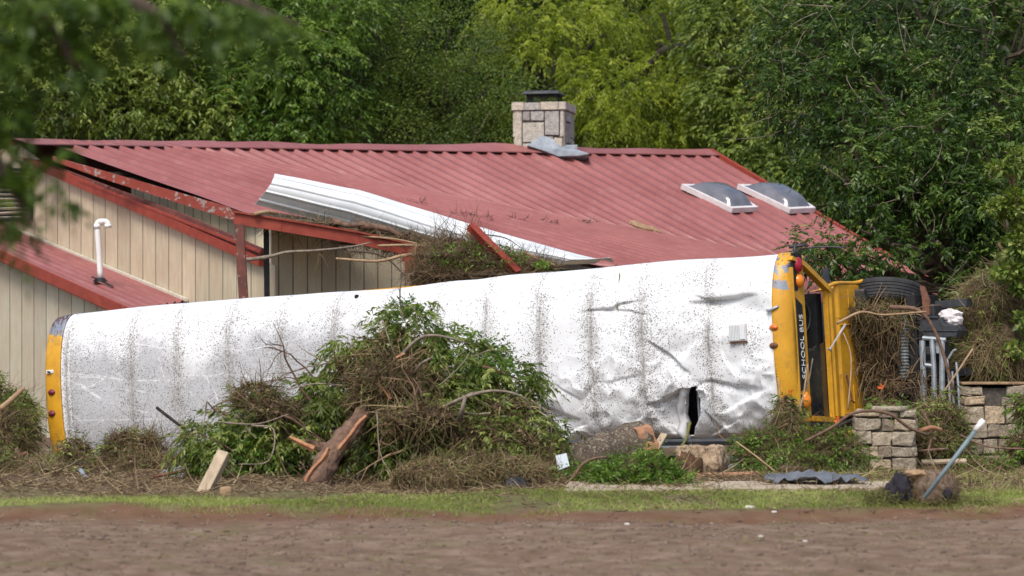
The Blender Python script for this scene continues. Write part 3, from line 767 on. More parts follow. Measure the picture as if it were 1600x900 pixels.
# vent pipe
yb = 50.2; mb = MB()
mb.tube(crv([P(157, 436, yb), P(155, 400, yb), P(152, 352, yb)], 3)+crv([P(152, 350, yb), P(154, 347, yb), P(158, 346, yb), P(163, 346, yb), P(168, 348, yb), P(169, 354, yb)], 3), .052, 12)
mb.tube([P(151.5, 357, yb), P(151.7, 350, yb)], .062, 12); mb.tube([P(157, 347, yb), P(161, 346.5, yb)], .062, 12); mb.tube([P(168.6, 350, yb), P(169, 356, yb)], .064, 12)
vp_ = mb.build('vent_pipe', MT['whitepvc'], house, smooth=True)
mb = MB(); mb.tube([P(157, 440, yb), P(157, 434, yb)], [.14, .07], 12); mb.box((-.2, -.12, -.01), (.2, .12, .01), Matrix.Translation(P(160, 440, yb))@Matrix.Rotation(R(25), 4, 'Y')); mb.build('pipe_boot', MT['dark'], vp_)

# ---- wrecked porch
porch = thing('porch_frame', 'leaning red timber porch frame with sagging roof deck against the cream wall', 'porch', (-4.6, 47, 0))
pz = 47.2
mb = MB(); mb.bar(P(374, 350, pz), P(388, 600, pz), .15, .13, Vector((0, 1, 0))); mb.build('post', MT['redpost'], porch)
mb = MB(); mb.bar(P(416, 358, 48.2), P(419, 620, 48.2), .09, .1, Vector((0, 1, 0))); prop(mb.build('post', MT['dark'], porch), 'dark thin post at the house corner')
mb = MB(); q = [P(366, 341, pz), P(440, 353, 47.3), P(560, 373, 47.6), P(663, 396, 48)]
for a, b in zip(q, q[1:]): mb.bar(a, b, .08, .19)
mb.build('beam', MT['redtrim'], porch)
mb = MB()
for a, b in zip(q, q[1:]): mb.bar(a+Vector((0, -.06, .11)), b+Vector((0, -.06, .11)), .05, .03)
mb.build('drip_edge', MT['redtrim'], porch)
mb = MB(); mb.slab([P(368, 336, pz+.05), P(660, 390, 48.05), P(700, 375, 49.4), P(420, 330, 49.2)], Vector((0, 0, -.03))); mb.build('roof_deck', MT['matted'], porch)
mb = MB(); mb.bar(P(630, 395, 47.9), P(652, 398, 47.9), .1, .3, Vector((0, 0, 1))); mb.box((-.09, -.05, -.2), (.11, .05, .12), Matrix.Translation(P(641, 412, 47.8))); mb.build('beam_end', MT['redtrim'], porch)
mb = MB(); mb.slab([P(476, 366, 47.5), P(540, 379, 47.7), P(537, 364, 48.3), P(492, 350, 48.3)], Vector((0, 0, .02))); tagp = mb.build('torn_plywood', MT['ply'], None)
prop(tagp, 'torn tan plywood piece lying on the sagging porch roof', 'plywood')

# ---- the loose white roofing panel: a long folded ribbed sheet
mb = MB(); N1, N2 = 40, 40; vs = []
top = [(428, 272), (560, 297), (700, 340), (820, 375), (905, 398), (958, 411)]
bot = [(397, 320), (520, 350), (640, 380), (760, 405), (850, 414), (930, 413)]
for i in range(N1+1):
    t = i/N1; s_ = t*5; k = min(int(s_), 4); f = s_-k
    a = (top[k][0]*(1-f)+top[k+1][0]*f, top[k][1]*(1-f)+top[k+1][1]*f); b = (bot[k][0]*(1-f)+bot[k+1][0]*f, bot[k][1]*(1-f)+bot[k+1][1]*f)
    Yc = 48.4+2.1*t; pa = P(a[0], a[1], Yc+.15); pb = P(b[0], b[1], Yc-.05); ax = (pb-pa); wd = ax.length
    ax_d = (P(958, 411, 50.5)-P(428, 272, 48.4)).normalized(); out = ax.normalized().cross(ax_d).normalized()
    if out.y > 0: out = -out
    for jx in range(N2+1):
        v_ = jx/N2; arch = math.sin(math.pi*(v_*.92+.04))*wd*.42
        rib = 0
        for r_ in (.16, .40, .68, .9):
            rib += .030*max(0, min(1, 1.6-abs(v_-r_)/.025))*(.4+.6*(1-t))
        vs.append(pa+ax*v_+out*(arch*1.15+rib)+Vector((0, 0, .01*mnoise.noise(Vector((t*9, v_*2, 0))))))
mb.add(vs, [(i*(N2+1)+j, i*(N2+1)+j+1, (i+1)*(N2+1)+j+1, (i+1)*(N2+1)+j) for i in range(N1) for j in range(N2)])
o = mb.build('roofing_panel', MT['white_metal'], None); prop(o, 'long folded white ribbed metal panel lying along the torn edge of the red roof', 'metal panel')
s = o.modifiers.new('s', 'SOLIDIFY'); s.thickness = .004

# red angle beam
mb = MB(); a, b = P(732, 354, 45.6), P(806, 428, 45.2); mb.bar(a, b, .035, .13, Vector((0, -.3, 1))); dd = (b-a).normalized(); mb.bar(a+Vector((.05, -.08, .04)), b+Vector((.05, -.08, .04)), .14, .022, Vector((0, -.3, 1)))
o = mb.build('angle_beam', MT['redtrim'], None); prop(o, 'red steel angle beam sticking up out of the straw above the bus', 'beam')
mb = MB(); mb.bar(P(728, 365, 45.75), P(798, 432, 45.4), .02, .1, Vector((0, -.3, 1))); prop(mb.build('timber_strip', MT['driftwood'], None), 'bare grey timber strip behind the red steel angle beam', 'timber')

# things on the roof
mb = MB(); p0, p1 = hit(MAIN, 983, 354)+up*.06, hit(MAIN, 1034, 368)+up*.06; mb.tube(wob(p0, p1, 6, .06, 3), [.09, .11, .10, .09, .08, .05, .02], 8, jit=.5)
prop(mb.build('driftwood', MT['stickwood'], None, smooth=False), 'short broken orange log lying on the red roof', 'driftwood')
for k, (a, b, yy) in enumerate((((722, 323), (762, 327), .02), ((770, 336), (815, 338), .02), ((880, 346), (908, 349), .02))):
    mb = MB(); mb.tube(wob(hit(MAIN, *a)+up*.05, hit(MAIN, *b)+up*.05, 6, .08, k), [.01, .03, .035, .03, .02, .015, .005], 6)
    prop(mb.build('twig', MT['stickwood'], None), ('thin tan twig on the red roof, above the white panel', 'thin tan twig on the red roof, left of the low straw streaks', 'small twig on the red roof, left of the short log')[k], 'twig', 'twigs washed onto the roof')
el = [(tuple(hit(FLAP, x, y)+upf*.05), (.35, .2, .03), 1) for x, y in ((745, 342), (800, 345), (715, 338), (850, 349), (905, 350), (640, 318))]
prop(leaf_obj('roof_litter', straw(el, 260, .09, .006, 0, .5, zmin=-1), MT['bark_dark'], None), 'dark scattered leaf litter along the crease of the red roof', 'litter', kind='stuff')

# ---- debris on and under the porch roof
deb = thing('straw_heap', 'tangled straw and twigs wedged between the house wall and the overturned bus top', 'debris', (-1, 46, 1.8))
els = [E(710, 402, 45.8, 62, 28, .5, 3), E(760, 410, 45.6, 60, 18, .4, 2), E(680, 430, 45.6, 40, 18, .4, 2), E(820, 415, 46.2, 50, 10, .4, 1), E(740, 432, 45.4, 95, 14, .4, 2)]
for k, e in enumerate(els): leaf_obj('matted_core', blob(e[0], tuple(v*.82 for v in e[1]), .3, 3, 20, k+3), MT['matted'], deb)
leaf_obj('straw', straw(els, 5200, .30, .0055, .35, .8, bias=(0, 0, .15), zmin=-1), MT['straw'], deb)
p, d = in_ell(*E(715, 365, 45.8, 60, 20, .3)[:2], 60, .2)
leaf_obj('twigs', strands(p-np.array([0, 0, .15]), np.array([0, 0, 1])+RNG.normal(0, .7, (60, 3)), .6, .006, RNG.uniform(.3, .8, 60), -.1, .7), MT['straw'], deb)
leaf_obj('weed_leaves', leaves(in_ell(*E(745, 400, 45.3, 80, 25, .5)[:2], 420)[0], rdir(420), .09, .03, RNG.uniform(.2, .8, 420)), MT['leaf_fresh'], deb)
leaf_obj('weed_leaves', leaves(in_ell(*E(846, 414, 45.6, 14, 5, .2)[:2], 160)[0], rdir(160), .07, .03, RNG.uniform(.4, .9, 160)), MT['leaf_fresh'], deb)
deb2 = thing('brush_heap', 'bark, straw and sticks heaped on the sagging porch roof under the white panel', 'debris', (-3, 48, 3.4))
els = [E(470, 352, 48.0, 60, 8, .4, 2), E(590, 374, 48.2, 75, 11, .4, 3), E(560, 366, 48.4, 60, 14, .3, 2), E(640, 385, 48.2, 50, 10, .4, 2)]
for k, e in enumerate(els): leaf_obj('matted_core', blob(e[0], tuple(v*.8 for v in e[1]), .4, 3, 18, k+9), MT['matted'], deb2)
leaf_obj('straw', straw(els, 1500, .25, .006, .2, .7, zmin=-1), MT['straw'], deb2)
SB = [
 ([(385,406,46.6),(420,401,46.6),(450,394,46.7),(500,391,46.9),(545,386,47.2),(580,379,47.3)], .035, .012, 'bark_grey', 'grey broken branch jutting left below the porch beam'),
 ([(525,404,46.6),(590,408,46.5),(640,398,46.5),(700,402,46.2)], .02, .035, 'stickwood', 'peeled tan branch under the right end of the porch beam'),
 ([(545,392,47.0),(580,395,47.1),(605,404,47.2),(632,430,47.2)], .022, .012, 'bark', 'dark thin branch sagging from the porch beam in front of the wall'),
 ([(397,335,47.1),(415,331,47.2),(432,333,47.4)], .035, .03, 'stickwood', 'short tan chunk of wood on the left end of the porch beam'),
 ([(520,345,48.0),(545,352,47.9),(580,350,48)], .06, .03, 'bark_red', 'reddish bark slab under the middle of the white panel'),
 ([(560,352,48.0),(600,357,48.0),(640,374,48.0)], .08, .03, 'bark_red', 'dark red broken log wedged under the white panel'),
 ([(510,358,47.6),(560,368,47.6),(620,374,47.6),(665,384,47.5)], .02, .012, 'stickwood', 'long tan stick lying along the porch beam'),
 ([(590,384,47.5),(640,383,47.4),(690,388,47)], .02, .02, 'stickwood', 'orange split stick across the right end of the porch beam'),
 ([(818,394,46.3),(850,408,46.2),(868,415,46.2)], .03, .02, 'stickwood', 'tan forked stick under the right end of the white panel'),
 ([(755,366,45.7),(790,372,45.6),(815,388,45.6)], .012, .005, 'bark', 'bare curved twig crossing the white panel right of the angle beam'),
 ([(775,420,45.6),(800,396,45.6),(860,412,45.9)], .015, .012, 'bark_red', 'thin reddish stick right of the red angle beam'),
]
for k, (pts, r0, r1, m_, lab) in enumerate(SB):
    o = sticks(MB(), [(pts, r0, r1)]).build('branch', MT[m_], None, smooth=True); prop(o, lab, 'branch', 'branches caught on the porch')
p = np.array([tuple(P(x, 395, 46.9)) for x in RNG.uniform(480, 600, 26)])
prop(leaf_obj('hanging_roots', strands(p, RNG.normal(0, .5, (26, 3))+np.array([0, 0, -1.]), RNG.uniform(.2, .6, 26), .005, RNG.uniform(.1, .5, 26), .5, .5), MT['straw'], None), 'thin dark rootlets hanging below the porch beam', 'roots')
# ------------------------------------------------------------------ the overturned school bus
# local frame: x = tail -> front, y = roof -> floor (away from the road), z = up across the bus's width
B0 = P(90, 490, 42.6); B1 = P(1200, 393, 37.0)
ux = (B1-B0); BL = ux.length; ux.normalize(); uy = ux.cross(Vector((0, 0, 1)))*-1; uy = Vector((-ux.y, ux.x, 0)).normalized(); uz = ux.cross(uy).normalized()
if uz.z < 0: uz = -uz
BM = Matrix(((ux.x, uy.x, uz.x, B0.x), (ux.y, uy.y, uz.y, B0.y), (ux.z, uy.z, uz.z, B0.z), (0, 0, 0, 1)))
BMi = BM.inverted()
bus = thing('school_bus', 'wrecked yellow school bus lying on its side, its muddy dented white roof facing us', 'school bus', M=BM)
def bl(name, mb, mat, parent=bus, **k): return mb.build(name, mat, parent, local=True, **k)
BW = 2.46
BPL = (B0+uy*.06, uy)
def b2(px, py):
    p = BMi@hit(BPL, px, py); return p.x, p.z
def roofprof(z, h=.52, n=2.5):      # depth of the skin at local z
    t = np.clip(np.abs((z+BW/2)/(BW/2)), 0, 1); return h*(1-(1-t**n)**(1/n))
NX, NZ = 960, 190
a_ = np.linspace(0, 1, NZ); zz = -BW*(.5-.5*np.cos(np.pi*a_))*.35-BW*a_*.65
xx = np.linspace(0, BL, NX); GX, GZ = np.meshgrid(xx, zz, indexing='ij'); GY = roofprof(GZ)
gx, gz = GX.ravel(), GZ.ravel(); d = np.zeros(gx.size)
def seg(p, q):
    (x1, z1), (x2, z2) = b2(*p), b2(*q); L = math.hypot(x2-x1, z2-z1); tx, tz = (x2-x1)/L, (z2-z1)/L
    t = (gx-x1)*tx+(gz-z1)*tz; s_ = -(gx-x1)*tz+(gz-z1)*tx; return t/L, s_, L
def crease(p, q, amp, ws=.015, wl=.16, side=1):
    """sharp fold: falls away steeply on one side, eases back over wl on the other. amp>0 pushes in"""
    global d
    t, s_, L = seg(p, q); s_ = s_*side
    along = np.clip(1-((t-.5)/.56)**2, 0, 1)**1.2
    s_ = s_+.05*fbm(np.stack([gx*3, gz*3, 0*gx+amp*50], -1), 2, 6); f = np.where(s_ > 0, np.exp(-s_/wl), np.exp(-(s_/(ws*1.5))**2)); d = d+amp*.85*f*along
def dent(p, ru, rv, amp, rot=0):
    global d
    x0, z0 = b2(*p); c, s_ = math.cos(rot), math.sin(rot); a = (gx-x0)*c+(gz-z0)*s_; b = -(gx-x0)*s_+(gz-z0)*c
    d = d+amp*np.exp(-(a/ru)**2-(b/rv)**2)
# broad waviness of the sheet metal
pn = np.stack([gx*.9, gz*1.1, 0*gx], -1); d += .016*fbm(pn, 3, 3)
lowr = np.clip((gx-b2(830, 600)[0])/1.0, 0, 1)*np.clip((-gz-.95)/.7, 0, 1)
q = np.stack([gx*2.3, gz*2.0, 0*gx+3], -1); rn = 1-np.abs(fbm(q, 3, 21)); d -= .06*lowr*np.clip(rn-.35, 0, 1)**1.5*1.8
hir = np.clip((gx-b2(880, 500)[0])/.6, 0, 1)*np.exp(-((gz+.85)/.5)**2); d += .02*hir*fbm(q*1.2+9, 3, 31)
crease((905, 488), (1002, 470), .05, .012, .12, -1); crease((935, 478), (1015, 492), .035, .012, .1, -1)
crease((1080, 476), (1180, 462), .11, .02, .22, -1); dent((1160, 486), .35, .16, .09)
crease((1085, 462), (1140, 470), .05, .012, .12, -1)
crease((1012, 530), (1080, 585), .085, .014, .22, -1); dent((1062, 552), .3, .14, .05, .4)
crease((1128, 530), (1150, 590), .035, .012, .14, 1)
crease((1085, 598), (1196, 610), .07, .02, .2, -1); crease((1120, 640), (1196, 606), .06, .02, .22, 1)
crease((845, 632), (905, 660), .09, .016, .2, -1); dent((870, 652), .16, .18, .07, .4); crease((852, 690), (915, 668), .05, .014, .12, 1)
crease((905, 640), (945, 590), .035, .014, .16, 1); crease((860, 600), (910, 625), .03, .014, .18, -1)
crease((950, 690), (1010, 640), .045, .016, .2, 1); crease((930, 600), (1010, 585), .025, .014, .18, -1)
crease((1012, 632), (1092, 600), .17, .010, .26, -1); crease((1018, 632), (1040, 690), .09, .014, .2, 1)
dent((1048, 650), .2, .32, .17); crease((1085, 690), (1150, 655), .06, .016, .16, 1)
crease((1092, 640), (1120, 668), .05, .014, .14, -1); dent((1180, 660), .3, .2, .04)
crease((700, 668), (830, 640), .03, .016, .2, -1); crease((640, 620), (720, 660), .02, .015, .2, 1)
d += .01*lowr*fbm(q*3, 3, 44)
# raised seams where the roof sheets lap
seams = [b2(px, 560)[0] for px in (104, 205, 275, 357, 440, 523, 603, 682, 760, 845, 925, 1005, 1108)]
sm = np.zeros_like(gx); minor = [b2(px, 560)[0] for px in (1060, 962)]
sl_ = np.zeros_like(gx)
for s_ in seams: d -= .018*np.exp(-((gx-s_)/.016)**2); sl_ = np.maximum(sl_, 1.4*np.exp(-((gx-s_-.025)/.018)**2)); sm = np.maximum(sm, np.exp(-np.abs(gx-s_-.03)/.085)*1.5)
edge = np.minimum(1, np.minimum(-gz, BW+gz)/.1)*np.minimum(1, np.minimum(gx, BL-gx)/.08+.15)
Yv = GY.ravel()+d*np.clip(edge, 0, 1)
# sag in the long silhouette
Zv = gz+.0*gx; Zv = Zv+np.clip(1+gz/.5, 0, 1)*(.035*vnoise(np.stack([gx*.7, 0*gx, 0*gx], -1), 5)-.03*np.exp(-((gx-b2(725, 437)[0])/.35)**2))
Zv = Zv+np.clip((-gz-BW+.5)/.5, 0, 1)*(.07*vnoise(np.stack([gx*1.1, 0*gx, 0*gx], -1), 9)+.05)*np.clip((gx-6)/2, 0, 1)
Vb = np.stack([gx, Yv, Zv], -1)
i = np.arange(NX-1)[:, None]*NZ; j = np.arange(NZ-1)[None]
Fq = np.stack([i+j, i+j+1, i+NZ+j+1, i+NZ+j], -1).reshape(-1, 4)
hole = [b2(*p) for p in ((1087, 603), (1072, 610), (1066, 622), (1064, 634), (1058, 645), (1063, 660), (1057, 672), (1060, 684), (1071, 682), (1079, 666), (1090, 650), (1092, 628), (1089, 614))]
def inside(x, z, poly):
    c = np.zeros(x.shape, bool); n = len(poly)
    for k in range(n):
        x1, z1 = poly[k]; x2, z2 = poly[(k+1) % n]
        k_ = ((z1 > z) != (z2 > z)) & (x < (x2-x1)*(z-z1)/(z2-z1+1e-12)+x1); c ^= k_
    return c
cx = Vb[Fq].mean(1); jn = .012*vnoise(np.stack([cx[:, 0]*25, cx[:, 2]*25, 0*cx[:, 0]], -1), 2)
Fq = Fq[~inside(cx[:, 0]+jn, cx[:, 2]+jn, hole)]
me = npmesh('roof_skin', Vb, Fq, None, True)
setattr_(me, 'seam', sm*np.clip(.35+.8*np.clip(-gz/1.0, 0, 1), 0, 1)*1.0)
flm = np.clip(-gz/.9, 0, 1)**.8*np.clip((7.6-gx)/2.6, 0, 1)*.72+.12+.2*np.exp(-((gz+2.2)/.5)**2)
flm = flm*np.clip((gx-.14)/.04, .25, 1)*(1-.75*np.exp(-((gx-b2(300, 500)[0])/.45)**2-((gz+.62)/.35)**2))*(1-.6*np.exp(-((gx-b2(190, 500)[0])/.3)**2-((gz+.45)/.3)**2))
scr = np.zeros_like(gx)
for pts_, w_ in (([(100, 583), (150, 586), (205, 595), (268, 594), (300, 586), (330, 588), (352, 583), (420, 592), (470, 590)], .010), ([(104, 534), (170, 530), (250, 543), (300, 545)], .009), ([(104, 534), (104, 592), (125, 600), (155, 620)], .012), ([(120, 657), (240, 655), (330, 652)], .007), ([(195, 608), (230, 612)], .014), ([(205, 640), (240, 645)], .012),
    ([(110, 640), (135, 665)], .013), ([(325, 590), (340, 615), (348, 640)], .014), ([(290, 600), (310, 625)], .010), ([(400, 480), (440, 600)], .005), ([(130, 600), (160, 622)], .016), ([(95, 660), (115, 690), (118, 705)], .012), ([(560, 560), (640, 552), (700, 562)], .006), ([(250, 560), (262, 600)], .01)):
    q_ = [b2(*p) for p in pts_]
    for (x1, z1), (x2, z2) in zip(q_, q_[1:]):
        L2 = (x2-x1)**2+(z2-z1)**2; t_ = np.clip(((gx-x1)*(x2-x1)+(gz-z1)*(z2-z1))/L2, 0, 1)
        scr = np.maximum(scr, np.exp(-((gx-x1-t_*(x2-x1))**2+(gz-z1-t_*(z2-z1))**2)/w_**2))
for s_ in seams[:9]: scr = np.maximum(scr, .8*np.exp(-((gx-s_)/.010)**2)*np.clip(flm*1.6, 0, 1))
setattr_(me, 'scr', scr)
setattr_(me, 'film', flm); setattr_(me, 'seamline', sl_*np.clip(.5+.8*vnoise(np.stack([gx*2, gz*5, 0*gx], -1), 4), .1, 1)*np.clip(-gz/.5, .15, 1))
pt = np.zeros_like(gx)
for (px, py, ru, rv, a) in ((1075, 430, .35, .12, .55), (1000, 510, .3, .5, .30), (1060, 530, .7, .35, .2), (925, 560, .12, .7, .4), (845, 560, .14, .9, .35), (1178, 525, .13, .3, .7), (160, 550, .6, .3, .30), (350, 520, .9, .4, .16), (520, 520, .5, .5, .22), (980, 600, .5, .3, .22), (1060, 610, .5, .12, .4)):
    x0, z0 = b2(px, py); pt += a*np.exp(-((gx-x0)/ru)**2-((gz-z0)/rv)**2)
setattr_(me, 'speck', pt*1.2+.02+.13*flm); setattr_(me, 'mud', np.clip((-gz-2.1)/.35, 0, 1)*.8)
skin = link('roof_skin', me, MT['bus_roof'], bus, local=True)
s = skin.modifiers.new('s', 'SOLIDIFY'); s.thickness = .012; s.offset = -1
# curled torn lip left of the hole
mb = MB(); hp = [b2(*p) for p in ((1067, 632), (1062, 645), (1066, 660), (1061, 672), (1063, 684))]
vs = []
for k, (x, z) in enumerate(hp):
    for m_ in range(5):
        t = m_/4; vs.append((x-.16*t-.02, .17-.20*math.sin(t*2.2)*(.5+.5*math.sin(k*1.3+1)), z-.03*t))
mb.add(vs, [(k*5+m_, k*5+m_+1, (k+1)*5+m_+1, (k+1)*5+m_) for k in range(4) for m_ in range(4)])
mb = MB(); er = [b2(*p) for p in ((1072, 608), (1066, 620), (1063, 634), (1058, 646), (1062, 660), (1057, 672), (1062, 684))]; vs = []
ysk = lambda x, z: float(Yv[np.argmin((gx-x)**2+(gz-z)**2)])
for k, (x, z) in enumerate(er):
    y_ = ysk(x-.06, z)
    for t in (0, .25, .5, .75, 1): vs.append((x+.035-.16*t, y_+.05*(1-t)-.075*math.sin(math.pi*(.15+.85*t))-.01+.02*math.sin(k*2.1)*t, z+.02*math.sin(k*1.7+t*3)))
mb.add(vs, [(k*5+m_, k*5+m_+1, (k+1)*5+m_+1, (k+1)*5+m_) for k in range(6) for m_ in range(4)])
lip = bl('torn_flap', mb, MT['bus_roof'], smooth=True); s = lip.modifiers.new('s', 'SOLIDIFY'); s.thickness = .004
# interior ribs seen through the tear
mb = MB(); xh = b2(1076, 640)[0]
for xo in (-.6, .03, .6): mb.tube([(xh+xo, .42, -.3), (xh+xo, .30, -1.3), (xh+xo, .34, -2.3)], .022, 8)
mb.tube([(xh-1.2, .5, -1.55), (xh+1.2, .5, -1.55)], .015, 8)
bl('roof_bow', mb, MT['galv'])
# body shell behind the roof: upper and lower sides, floor, tail
def sidepanel(name, z, sg):
    m = MB(); y0, y1 = .50, 2.75
    XE = BL-.35; m.box((0, y0, min(z, z-sg*.03)), (XE, .62, max(z, z-sg*.03)))
    m.box((0, 1.32, min(z, z-sg*.03)), (BL-1.6, y1, max(z, z-sg*.03)))
    nw = 12
    for k in range(nw+1):
        xc_ = .2+k*(BL-.65)/nw; m.box((xc_-.06, .62, min(z, z-sg*.03)), (xc_+.06, 1.32, max(z, z-sg*.03)))
    sp = bl(name, m, MT['yellow'])
    gl = MB()
    for k in range(nw):
        xa = .26+k*(BL-.65)/nw; xb = .14+(k+1)*(BL-.65)/nw; g_ = MB(); g_.box((xa, .62, z-sg*.02-.003), (xb, 1.32, z-sg*.02+.003)); bl('window', g_, MT['glass'], sp)
    m = MB()
    for yy in (1.45, 1.9, 2.35): m.box((0, yy, min(z+sg*.002, z+sg*.012)), (BL-1.6, yy+.05, max(z+sg*.002, z+sg*.012)))
    bl('rub_rail', m, MT['black_rubber'], sp)
sidepanel('upper_side', -.015, 1); sidepanel('lower_side', -BW+.03, -1)
m = MB(); m.box((.02, 2.70, -BW+.04), (BL-1.6, 2.78, -.05)); m.box((BL-1.6, 2.70, -BW+.1), (BL+.2, 2.78, -.6)); bl('floor', m, MT['chassis'])
m = MB()
for zc in (-.75, -1.7): m.box((-.2, 2.80, zc-.05), (BL+1.7, 3.02, zc+.05))
for xk in np.arange(.5, BL, 1.2): m.box((xk, 2.79, -BW+.1), (xk+.08, 2.86, -.12))
bl('frame_rails', m, MT['chassis'])
# lower drip rail, bent strips under the roof edge
m = MB(); xa = b2(850, 700)[0]
pts = [(xa-.6, .40, -BW-.06), (xa+.3, .34, -BW-.02), (xa+.7, .36, -BW-.07), (xa+1.5, .33, -BW-.03), (xa+2.2, .35, -BW+.0), (BL, .35, -BW+.03)]
for a, b in zip(pts, pts[1:]): m.bar(a, b, .03, .05, Vector((0, 0, 1)))
bl('drip_rail', m, MT['galv'])
# tail cap
def cap(name, x0, x1, tuck, n, mat, peelf, zb=-BW, wear=0):
    m1 = np.linspace(0, 1, n); zq = -BW*np.linspace(0, 1, 90); XX, ZZ = np.meshgrid(m1, zq, indexing='ij')
    tk = tuck*(1-np.sqrt(np.clip(1-XX**2, 0, 1)))
    sc_ = 1-tk*.35/1.0; zc = -BW/2; Z2 = zc+(ZZ-zc)*sc_
    Y2 = roofprof(ZZ)+tk*.9-.006; X2 = x0+(x1-x0)*XX
    Y2 = Y2+.006*vnoise(np.stack([X2.ravel()*4, ZZ.ravel()*3, 0*ZZ.ravel()], -1), 3).reshape(Y2.shape)
    Vc = np.stack([X2, Y2, Z2], -1).reshape(-1, 3); i = np.arange(n-1)[:, None]*90; j = np.arange(89)[None]
    Fc = np.stack([i+j, i+j+1, i+90+j+1, i+90+j], -1).reshape(-1, 4)
    me = npmesh(name, Vc, Fc, None, True); setattr_(me, 'peel', peelf(X2, ZZ).ravel()); o = link(name, me, mat, bus, local=True)
    s = o.modifiers.new('s', 'SOLIDIFY'); s.thickness = .02; s.offset = 0; return o
tail = cap('rear_cap', -.005, -.35, .10, 12, MT['yellow_peel'], lambda x, z: 1.6*np.clip(1+z/.50, 0, 1)**.9+.72*np.exp(-((z+2.05)/.16)**2)-.1)
m = MB(); m.box((-.342, .62, -BW+.12), (-.32, 2.75, -.12)); bl('rear_wall', m, MT['yellow'])
m = MB(); m.box((-.35, .75, -1.05), (-.342, 1.4, -.3)); m.box((-.35, .75, -2.15), (-.342, 1.4, -1.4)); bl('rear_window', m, MT['glass'])
def lamp(name, x, z, mat, parent, r=.05, ln=.11, y0=0, broken=False):
    m = MB(); n = 10; vs = []
    for k in range(7):
        t = k/6; rr = r*math.sqrt(max(.0, 1-t**2.2)) if k < 6 else .002
        for a in range(n):
            an = 2*math.pi*a/n; vs.append((x+(-.5+.3*t)*ln*0+rr*1.35*math.cos(an)+t*.03, y0-t*.06, z+rr*math.sin(an)*.9))
    m.add(vs, [(k*n+a, k*n+(a+1) % n, (k+1)*n+(a+1) % n, (k+1)*n+a) for k in range(6) for a in range(n)])
    o = bl(name, m, mat, parent, smooth=True)
    return o
for py, mt_ in ((613, 'maroon_lens'), (646, 'maroon_lens')):
    x, z = b2(84, py); lamp('marker_lamp', x, z, MT[mt_], tail, .058, y0=float(roofprof(np.array(z)))+.02)
x, z = b2(82, 581); m = MB()
m.box((x-.07, float(roofprof(np.array(z)))-.025, z-.03), (x+.07, float(roofprof(np.array(z)))+.03, z+.03)); prop(bl('lamp_base', m, MT['white_frame'], tail, bevel=.015), 'bare white base of a broken rear marker lamp')
m = MB(); m.tube([(x-.03, -.0+float(roofprof(np.array(z)))-.03, z+.01), (x+.02, float(roofprof(np.array(z)))-.04, z-.01)], .012, 6); bl('socket', m, MT['dark'], tail)
# front cap
front = cap('front_cap', BL+.004, BL+.24, .22, 14, MT['yellow_peel'], lambda x, z: .62*np.exp(-((z+.12)/.25)**2)+.38*np.exp(-((z+.45)/.12)**2)+.5*np.clip((-z-1.65)/.55, 0, 1)+.03, )
# riveted strap between cap and roof
m = MB()
for k in range(70):
    z = -.08-k*(BW-.16)/69; y = float(roofprof(np.array(z)))
    m.add([(BL+.02+dx, y-.014+abs(dx)*.3, z+dz) for dx, dz in ((-.008, -.008), (.008, -.008), (.008, .008), (-.008, .008))], [(0, 3, 2, 1)])
bl('rivet_row', m, MT['chassis'], front)
for py, br in ((512, 0), (540, 1)):
    x, z = b2(1211, py); lamp('marker_lamp', x, z, MT['orange_lens'] if not br else MT['rust'], front, .05, y0=float(roofprof(np.array(z)))+.012)
x, z = b2(1209, 483); m = MB(); y = float(roofprof(np.array(z))); m.tube(crv([(x-.08, y-.0, z-.01), (x-.03, y-.03, z-.015), (x+.04, y-.03, z+.01), (x+.09, y-.0, z+.035)], 4), [.02]*12+[.01], 8); bl('lamp_base', m, MT['galv'], front, smooth=True)
# header (face above the windshield), seen obliquely
XF = BL+.235
m = MB()
prof_ = [(XF-.0, .17), (XF+.012, .30), (XF+.012, .36), (XF-.03, .40)]
def hz_(t, sgn): return None
za, zb2 = -.22, -2.26
m.hexa([(XF-.02, .14, zb2), (XF+.02, .2, zb2), (XF+.04, .50, zb2), (XF-.08, .50, zb2), (XF-.02, .14, za), (XF+.02, .2, za), (XF+.04, .50, za), (XF-.08, .50, za)])
hd = bl('header', m, MT['yellow'], front, bevel=.012)
m = MB(); m.hexa([(XF+.022, .215, -1.86), (XF+.026, .22, -1.86), (XF+.040, .40, -1.80), (XF+.036, .40, -1.80), (XF+.022, .215, -.62), (XF+.026, .22, -.62), (XF+.040, .40, -.72), (XF+.036, .40, -.72)])
sg = bl('sign_panel', m, MT['dark'], hd)
fc = bpy.data.curves.new('lettering', 'FONT'); fc.body = 'SCHOOL BUS'; fc.size = .14; fc.extrude = .002; fc.align_x = 'CENTER'; fc.space_character = 1.02; fc.materials.append(MT['letter'])
ft_ = bpy.data.objects.new('tmp', fc); me_ = bpy.data.meshes.new_from_object(ft_); me_.name = 'lettering'; bpy.data.objects.remove(ft_); fo_ = bpy.data.objects.new('lettering', me_); COL.objects.link(fo_); fo_.parent = sg
nX = Vector((1, -.085, 0)).normalized(); rt = Vector((0, 0, 1)); upv = nX.cross(rt)
fo_.matrix_basis = Matrix(((rt.x, upv.x, nX.x, XF+.042), (rt.y, upv.y, nX.y, .375), (rt.z, upv.z, nX.z, -1.27), (0, 0, 0, 1)))
